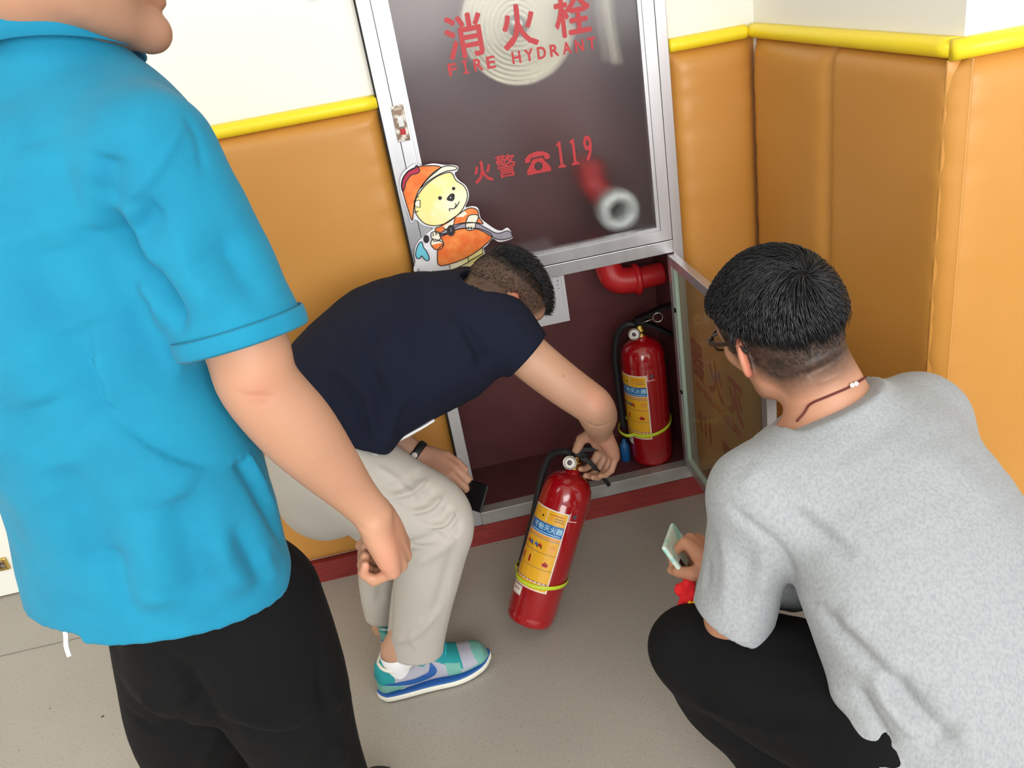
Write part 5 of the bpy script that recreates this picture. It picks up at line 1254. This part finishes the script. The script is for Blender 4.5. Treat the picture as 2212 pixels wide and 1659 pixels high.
    for h_, an in ((h1, .11), (h2, 1.15)):
        o = h_ + V(math.cos(an) * .060, math.sin(an) * .060, 0)
        lathe('sock', [(.0, .03), (.028, .03), (.031, .06), (.0345, .09), (.0370, .122), (.0350, .123), (.033, .11), (0, .108)], o, (0.05, 0, 1), M['sock_white'], root, 28)
    # wristband and phone
    bd = nrm(wL - P(855, 950, 1.99)); bc = P(896, 972, 1.99) ; bc = wL - bd * .008
    x, y, _ = frame_of(bd); ring = [bc + (x * math.cos(a) + y * math.sin(a)) * .0335 for a in np.linspace(0, 2 * math.pi, 32, endpoint=False)]
    v, fc = tube_geo(ring, .0022, 8, True, flat=(bd, 4.2)); wb = mesh('wristband', v, fc, M['rubber_black'], root, True)
    sq = bc - nrm(CF) * .0365; lathe('wristband_display', [(0, .0), (.0075, .0), (.0075, .003), (.006, .004), (0, .004)], sq, -CF, M['label_white'], wb, 16)
    # hair
    bv = bvh_of(body); rs = np.random.RandomState(5); roots = []; sc = .98
    while len(roots) < 3000:
        a, b, e = nrm(rs.randn(3)); 
        if e > .52 - .38 * max(0, a) + .05 * max(0, -a) and a > -.86 and abs(b) < .72: roots.append(Q(a * .098 - .012, b * .077, e * .09 + .022))
    strands('hair', roots, lambda p: nrm(f * .9 + u * .15 + l * .25 * np.sign((p - hc) @ l)), 4, .0055, .0010, M['hair_black'], root, bv, lambda t: 0.002 + .014 * t ** .8, 2)
    roots = []
    while len(roots) < 2600:
        a, b, e = nrm(rs.randn(3))
        if -.25 < e < .62 and a < .55: roots.append(Q(a * .098 - .012, b * .077, e * .09 + .022))
    strands('hair_fade', roots, lambda p: nrm(-u * .8 - f * .3), 2, .0022, .00042, M['hair_short'], root, bv, lambda t: .0004 + .0018 * t, 3)
    # phone held in the left hand
    ph = P(1002, 1064, 1.985); ax = nrm(P(1035, 1085, 1.97) - P(955, 1060, 2.02)); nn = nrm(-CF + CU * .1); ay = nrm(np.cross(nn, ax)); nn = np.cross(ax, ay)
    bm = bmesh.new(); bm_box(bm, (-.066, -.034, -.0045), (.060, .034, .0045), .004, 3)
    for q in bm.verts: q.co = Vector(ph + ax * q.co.x + ay * q.co.y + nn * q.co.z)
    pho = bmobj('phone', bm, M['phone_black'])
    tag(pho, 'black phone held low in the bending man\'s left hand', 'phone')
    return root
navy_man()
# ----------------------------------------------------------------- crouching man in grey
def gray_man():
    root = person('person', (0.5, -1.1, 0), 'man crouching at the right in a heather grey T-shirt, black glasses and trousers')
    up = V(0, 0, 1)
    hf = nrm(-CR * .29 + CU * .05 + CF * .95); hc = P(1681, 704, 1.27)
    hu = nrm(-CR * .42 + CU * .88 - CF * .18)
    shL, shR = P(1640, 1068, 1.215), P(1985, 905, 1.33); rd = nrm(shR - shL)
    nb = P(1800, 885, 1.255)
    hip = P(2040, 1610, 1.22); mid = P(1975, 1290, 1.20)
    kL, aL = P(1487, 1402, 1.39), P(1745, 1770, 1.60)
    vol = Vol((.22, -1.42, 0.02), (.98, -.70, 1.14), 0.0035)
    Q, f, l, u = head(vol, hc, hf, hu, 1.0)
    limb(vol, [(nb + V(.01, -.03, -.07), .066), (nb, .060), (Q(-.035, 0, -.045), .057)], k=.035, n=3)
    limb(vol, [(hip, .10), (mid, .09), (nb + V(0, -.02, -.08), .08)], k=.03, n=3, sq=(rd, 1.35))
    limb(vol, [(shL, .05), (nb + V(0, -.01, -.05), .065), (shR, .05)], k=.04, n=3)
    eL = P(1578, 1338, 1.33); wL = P(1575, 1235, 1.42)
    limb(vol, [(shL, .05), ((shL + eL) / 2, .045), (eL, .042), ((eL + wL) / 2, .036), (wL, .026)], k=.02, n=5)
    eR = shR + V(.02, .12, -.2); wR = eR + V(-.03, .12, 0.02)
    limb(vol, [(shR, .05), (eR, .042), (wR, .027)], k=.02, n=4)
    for h_, k_, a_ in ((hip + rd * .09, kL + V(.33, -.05, .0), aL + V(.26, -.02, 0)),): limb(vol, [(h_, .075), (k_, .050), (a_, .036)], k=.02, n=4)
    limb(vol, [(P(1890, 1560, 1.23), .075), (P(1750, 1500, 1.30), .07), (P(1600, 1440, 1.37), .06), (P(1505, 1405, 1.41), .045), (P(1580, 1500, 1.485), .045), (P(1660, 1600, 1.55), .042), (aL, .036)], k=.02, n=4)
    d = nrm(P(1512, 1178, 1.46) - wL)
    hand(vol, wL, d, nrm(CF * .35 - CR * .3 - CU * .85), nrm(-CR * .9 - CF * .3 + CU * .1), .90, [(1.3, 1.2, .7), (1.35, 1.2, .7), (1.4, 1.2, .7), (1.4, 1.2, .7)], [(.6, .6, .5), (.8, -.1, .6), (.7, -.4, .6)])
    hand(vol, wR, (-.2, .9, -.3), (0, .2, -1), (0, 1, .1), .95, [(.6, .7, .4)] * 4, [(.8, .6, .2), (.9, .3, .3), (.9, 0, .3)])
    def hair(a, b, e):
        lowline = np.maximum(-.052 - 1.15 * np.clip(-a - .005, 0, .1), -.098)            # nape reaches lower than the sides
        side = np.clip((e - lowline) / .042, 0, 1) ** .8 * np.clip((.052 + .45 * np.clip(e, -.02, .1) - a) / .018, 0, 1)
        top = np.clip((e - .028) / .02, 0, 1) * (a < .088)
        return .93 * side + .5 * top
    hd = dict(c=hc, f=f, l=l, u=u, sc=1.0, hair=hair)
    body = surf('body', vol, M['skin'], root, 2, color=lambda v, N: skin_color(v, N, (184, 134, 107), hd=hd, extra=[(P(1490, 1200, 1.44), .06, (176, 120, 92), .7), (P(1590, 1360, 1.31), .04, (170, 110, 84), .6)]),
        disp=folds([([(1735, 815), (1790, 790), (1825, 765)], .006, -.004), ([(1725, 800), (1780, 772), (1822, 745)], .006, .003), ([(1760, 830), (1800, 812), (1828, 795)], .006, .003)]))
    # T-shirt
    sv = Vol((.20, -1.50, .14), (1.06, -.70, 1.04), 0.0046)
    limb(sv, [(P(2110, 1680, 1.20), .135), (P(2105, 1560, 1.20), .136), (P(2055, 1380, 1.19), .140), (P(1975, 1200, 1.21), .138), (P(1900, 1050, 1.24), .118), (nb + V(.01, -.03, -.09), .10)], k=.05, n=4, sq=(rd, 1.38))
    limb(sv, [(shL + V(0, 0, .0), .072), (nb + V(.01, -.02, -.062), .082), (shR - rd * .01, .074)], k=.06, n=4)
    limb(sv, [(nb + V(.01, -.03, -.07), .088), (nb + V(0.0, -.005, .006), .075)], k=.035, n=1)
    ad = nrm(P(1590, 1320, 1.33) - P(1628, 1120, 1.24)); sp = P(1572, 1338, 1.325); ad = nrm(-CR * .45 - CU * .85 + CF * .3)
    q = part_of(sv); limb(q, [(shL, .066), (P(1620, 1160, 1.25), .065), (P(1600, 1260, 1.29), .064), (P(1582, 1335, 1.32), .065), (P(1570, 1400, 1.34), .066)], k=0, n=4)
    cut(q, sp, ad, .14); hollow(q, sp, ad, .025, .009, .13); join(sv, q, .025)
    q = part_of(sv); limb(q, [(shR, .068), (shR + V(.03, .10, -.16), .066)], k=0, n=2); cut(q, shR + V(.03, .1, -.15), (0, .3, -1), .1); join(sv, q, .03)
    limb(sv, [(P(1760, 1180, 1.36), .05), (P(1735, 1265, 1.38), .040), (P(1690, 1290, 1.38), .022)], k=.03, n=2)
    # shirt tail draped over the hip
    limb(sv, [(P(1930, 1400, 1.18), .05), (P(1858, 1420, 1.16), .030), (P(1832, 1495, 1.15), .019)], k=.02, n=2)
    limb(sv, [(P(1960, 1540, 1.15), .05), (P(1875, 1575, 1.14), .024), (P(1905, 1640, 1.13), .030), (P(1980, 1740, 1.13), .06)], k=.02, n=3)
    nc = nrm(nrm(V(.0, .25, 1)) + 0); cut(sv, nb + V(0, 0, .016), nrm(Q(-.03, 0, -.05) - nb + V(0, 0, .02)), .10); hollow(sv, nb + V(0, 0, .016), nrm(Q(-.03, 0, -.05) - nb + V(0, 0, .02)), .015, .009, .10)
    fl = [([(1700, 1090), (1770, 1150), (1850, 1210)], .012, -.007), ([(1690, 1060), (1770, 1110), (1850, 1170)], .014, .005), ([(1570, 1090), (1620, 1130), (1680, 1180), (1715, 1250)], .009, -.006), ([(1650, 1000), (1600, 1060)], .012, .003),
          ([(1760, 1310), (1830, 1380), (1900, 1450), (2000, 1600)], .014, -.012), ([(1800, 1320), (1880, 1390), (1960, 1470)], .022, .008), ([(1850, 1480), (1880, 1540), (1930, 1620)], .010, -.009), ([(1890, 1440), (1920, 1520), (1990, 1600)], .012, .009), ([(1930, 1450), (1980, 1530), (2060, 1610)], .012, -.010),
          ([(2000, 1470), (2080, 1560), (2100, 1659)], .018, .007), ([(1980, 1620), (2050, 1580), (2080, 1500)], .012, -.006), ([(1790, 1000), (1900, 930), (1950, 880)], .014, -.003),
          ([(1560, 1150), (1570, 1250), (1550, 1330)], .012, .005), ([(1620, 1180), (1610, 1280), (1600, 1370)], .012, -.006), ([(1650, 1190), (1650, 1290)], .012, .005), ([(1850, 1350), (1990, 1330), (2120, 1300)], .03, -.004), ([(1900, 980), (2050, 1000), (2150, 1100)], .03, .004),
          ([(1530, 1200), (1520, 1290)], .01, -.004)]
    surf('t_shirt', sv, M['tee_grey'], root, 3, disp=folds(fl, [(11, .0026, (1, 1, .7)), (30, .0008, (1, 1, 1))], 8))
    # collar rib
    cn_ = nrm(Q(-.03, 0, -.05) - nb + V(0, 0, .02)); x, y, _ = frame_of(cn_); pts = []
    for k in range(56):
        a = 2 * math.pi * k / 56; dr = x * math.cos(a) + y * math.sin(a); rr = np.linspace(.03, .13, 110); q = nb + V(0, 0, .016) - cn_ * .006 + np.outer(rr, dr)
        ii = np.clip(((q - sv.lo) / sv.h).round().astype(int), 0, sv.n - 1); dv = sv.d[tuple(ii.T)]; w0 = np.where(dv < .003)[0]; pts.append(q[w0[0]] + dr * .002 if len(w0) else q[40])
    pts = np.array(pts)
    for _ in range(4): pts = (np.roll(pts, 1, 0) + np.roll(pts, -1, 0) + 2 * pts) / 4
    v, fc = tube_geo(pts, .0042, 8, True, flat=(cn_, 2.6)); mesh('neck_rib', v, fc, M['tee_grey'], root, True)
    # trousers
    tv = Vol((.18, -1.48, 0.02), (.98, -.76, .62), 0.005)
    h0 = hip - rd * .10
    limb(tv, [(hip + V(0, .02, .06), .13), (hip, .14)], k=.03, n=1, sq=(rd, 1.3))
    limb(tv, [(P(1890, 1560, 1.22), .115), (P(1750, 1500, 1.29), .110), (P(1600, 1440, 1.355), .092), (P(1500, 1400, 1.405), .068)], k=.04, n=4)
    limb(tv, [(P(1494, 1402, 1.40), .064), (P(1560, 1500, 1.47), .074), (P(1650, 1600, 1.54), .072), (aL, .060)], k=.03, n=4)
    kR = kL + V(.33, -.05, 0); aR = aL + V(.26, -.02, 0)
    limb(tv, [(hip + rd * .10, .115), ((hip + rd * .1 + kR) / 2, .10), (kR, .066), (aR, .06)], k=.03, n=4)
    fl = [([(1480, 1480), (1600, 1540), (1750, 1560)], .014, -.006), ([(1500, 1520), (1620, 1560), (1780, 1600)], .014, .005), ([(1530, 1450), (1650, 1500), (1800, 1520)], .02, .004), ([(1560, 1360), (1680, 1400), (1790, 1420)], .02, -.003)]
    surf('trousers', tv, M['trouser_black'], root, 3, disp=folds(fl, [(11, .003, (1, 1, 1))], 9))
    shoe(root, (aL[0] + .05, aL[1] - .05, 0), 2.0, DARK); shoe(root, (aR[0] + .05, aR[1] - .05, 0), 1.7, DARK)
    # hair: whorl at the crown, long glossy top over a clipped fade
    bv = bvh_of(body); rs = np.random.RandomState(8); sc = 1.04
    hit = bv.ray_cast(Vector(CAM), Vector(nrm(ray(1738, 598)))); wh = np.array(hit[0]) if hit[0] is not None else Q(-.07, 0, .08)
    wl = wh - hc; wd = nrm(wl)
    def flow(p):
        r = p - wh; rad = nrm(r - wd * (r @ wd) + 1e-6); sw = np.cross(wd, rad)
        return rad + sw * .38 + f * .12 - u * .25
    roots = []
    while len(roots) < 11000:
        a, b, e = nrm(rs.randn(3)); line = .22 - .34 * max(0, -a) + .38 * max(0, a)
        if e > line and a > -1: roots.append(Q(a * .098 - .012, b * .077, e * .09 + .022))
    strands('hair', roots, flow, 7, .0070, .0009, M['hair_black'], root, bv, lambda t: .002 + .0110 * math.sin(math.pi * (.12 + .80 * t)), 4)
    roots = []
    while len(roots) < 4000:
        a, b, e = nrm(rs.randn(3)); low = -.62 if a < -.3 else -.30
        if low < e < .42 and a < .55: roots.append(Q(a * .099 - .012, b * .078, e * .092 + .018))
    strands('hair_fade', roots, lambda p: nrm(-u * .8 - f * .35), 2, .0020, .00026, M['hair_short'], root, bv, lambda t: .0003 + .0009 * t, 6)
    # glasses
    def near(p, off): h = bv.find_nearest(Vector(p)); q = np.array(h[0]); return q + nrm(np.array(h[1])) * off
    g = tube('glasses', [Q(.094, b_, .012) for b_ in (.060, .030, .008, -.008, -.030, -.060)], .0022, M['glasses_dark'], root, 8)
    for s_ in (1, -1):
        c0 = (.100, s_ * .034, -.002); rim = []
        for k in range(24):
            a = 2 * math.pi * k / 24; rim.append(Q(c0[0] - .010 * (math.cos(a) * .5 * 1 + .0) ** 2, c0[1] + .026 * math.copysign(abs(math.cos(a)) ** .75, math.cos(a)), c0[2] + .018 * math.copysign(abs(math.sin(a)) ** .8, math.sin(a))))
        tube('rim', rim, .0021, M['glasses_dark'], g, 8, closed=True)
        mesh('lens', rim, [tuple(range(24))], M['lens'], g)
        tp = catmull([Q(.098, s_ * .064, .006), Q(.075, s_ * .078, .008), Q(.035, s_ * .084, .010), Q(-.005, s_ * .0875, .013), Q(-.022, s_ * .088, .010), Q(-.034, s_ * .086, -.002)], 5)
        v, fc = tube_geo(tp, .0019, 8, flat=(u, 2.0)); mesh('temple_arm', v, fc, M['glasses_dark'], g, True)
        tube('hinge', [Q(.098, s_ * .058, .008), Q(.099, s_ * .066, .006)], .0036, M['glasses_dark'], g, 8)
    # necklace cord with white beads
    pl = [(1722, 912), (1738, 893), (1752, 872), (1790, 855), (1830, 838), (1858, 822), (1882, 806)]; pts = []
    for px, py in catmull(pl, 6):
        h = bv.ray_cast(Vector(CAM), Vector(nrm(ray(px, py))))
        if h[0] is not None: pts.append(np.array(h[0]) + np.array(h[1]) * .0022)
    if len(pts) > 3:
        nk = tube('necklace', pts, .0016, M['cord_maroon'], root, 8)
        for px, py in ((1836, 833), (1844, 830)):
            h = bv.ray_cast(Vector(CAM), Vector(nrm(ray(px, py)))); q = np.array(h[0]) + np.array(h[1]) * .0045
            lathe('bead', [(0, -.0036), (.0025, -.0026), (.0036, 0), (.0025, .0026), (0, .0036)], q, (1, .3, 0), M['bead_white'], nk, 14)
    # phone in a mint striped case
    pc = P(1462, 1208, 1.435); ay = nrm(P(1452, 1240, 1.45) - P(1440, 1180, 1.47)); ax = nrm(P(1500, 1190, 1.47) - P(1434, 1182, 1.46)); nn = nrm(np.cross(ax, ay)); ay = np.cross(nn, ax)
    if nn @ CF > 0: nn = -nn
    bm = bmesh.new(); bm_box(bm, (-.026, -.024, -.005), (.085, .024, .005), .0045, 3)
    dx = nrm(P(1470, 1236, 1.435) - P(1432, 1184, 1.435)); dy = nrm(P(1488, 1178, 1.54) - P(1432, 1184, 1.435)); nn = nrm(np.cross(dx, dy)); dy = np.cross(nn, dx)
    if nn @ CF > 0: nn = -nn
    bm.free(); bm = bmesh.new(); bm_box(bm, (0, 0, -.0045), (.062, .11, .0045), .0045, 3); o0 = P(1431, 1182, 1.435)
    for q in bm.verts: q.co = Vector(o0 + dx * q.co.x + dy * q.co.y + nn * q.co.z)
    ph = bmobj('phone', bm, M['case_mint']); tag(ph, 'phone in a mint striped case in the crouching man\'s left hand', 'phone')
    bm = bmesh.new(); bm_box(bm, (.040, .008, .0045), (.056, .024, .0055), .001)
    for q in bm.verts: q.co = Vector(o0 + dx * q.co.x + dy * q.co.y + nn * q.co.z)
    bmobj('camera_window', bm, M['glasses_dark'], ph)
    # red knitted charm
    ch = empty('phone_charm', P(1478, 1300, 1.43), 'red plush charm with a yellow trim hanging beside the knee and phone', 'charm')
    cv = Vol(P(1478, 1280, 1.43) - .07, P(1478, 1280, 1.43) + .07, .0022)
    for px, py, r_ in ((1488, 1262, .013), (1474, 1274, .014), (1492, 1285, .012), (1484, 1302, .014), (1474, 1310, .010), (1498, 1300, .013)): ell(cv, P(px, py, 1.43), (r_, r_ * .8, r_), None, .004)
    surf('plush', cv, M['plush_red'], ch, 1, disp=lambda v, N, f: .0015 * vnoise(v * 160, 3))
    tube('trim_loop', catmull([P(1488, 1300, 1.415), P(1496, 1306, 1.415), P(1500, 1300, 1.415)], 4), .0032, M['plush_yellow'], ch, 8)
    tube('trim_loop', catmull([P(1488, 1308, 1.415), P(1496, 1313, 1.415), P(1502, 1308, 1.415)], 4), .0032, M['plush_yellow'], ch, 8)
    return root
gray_man()
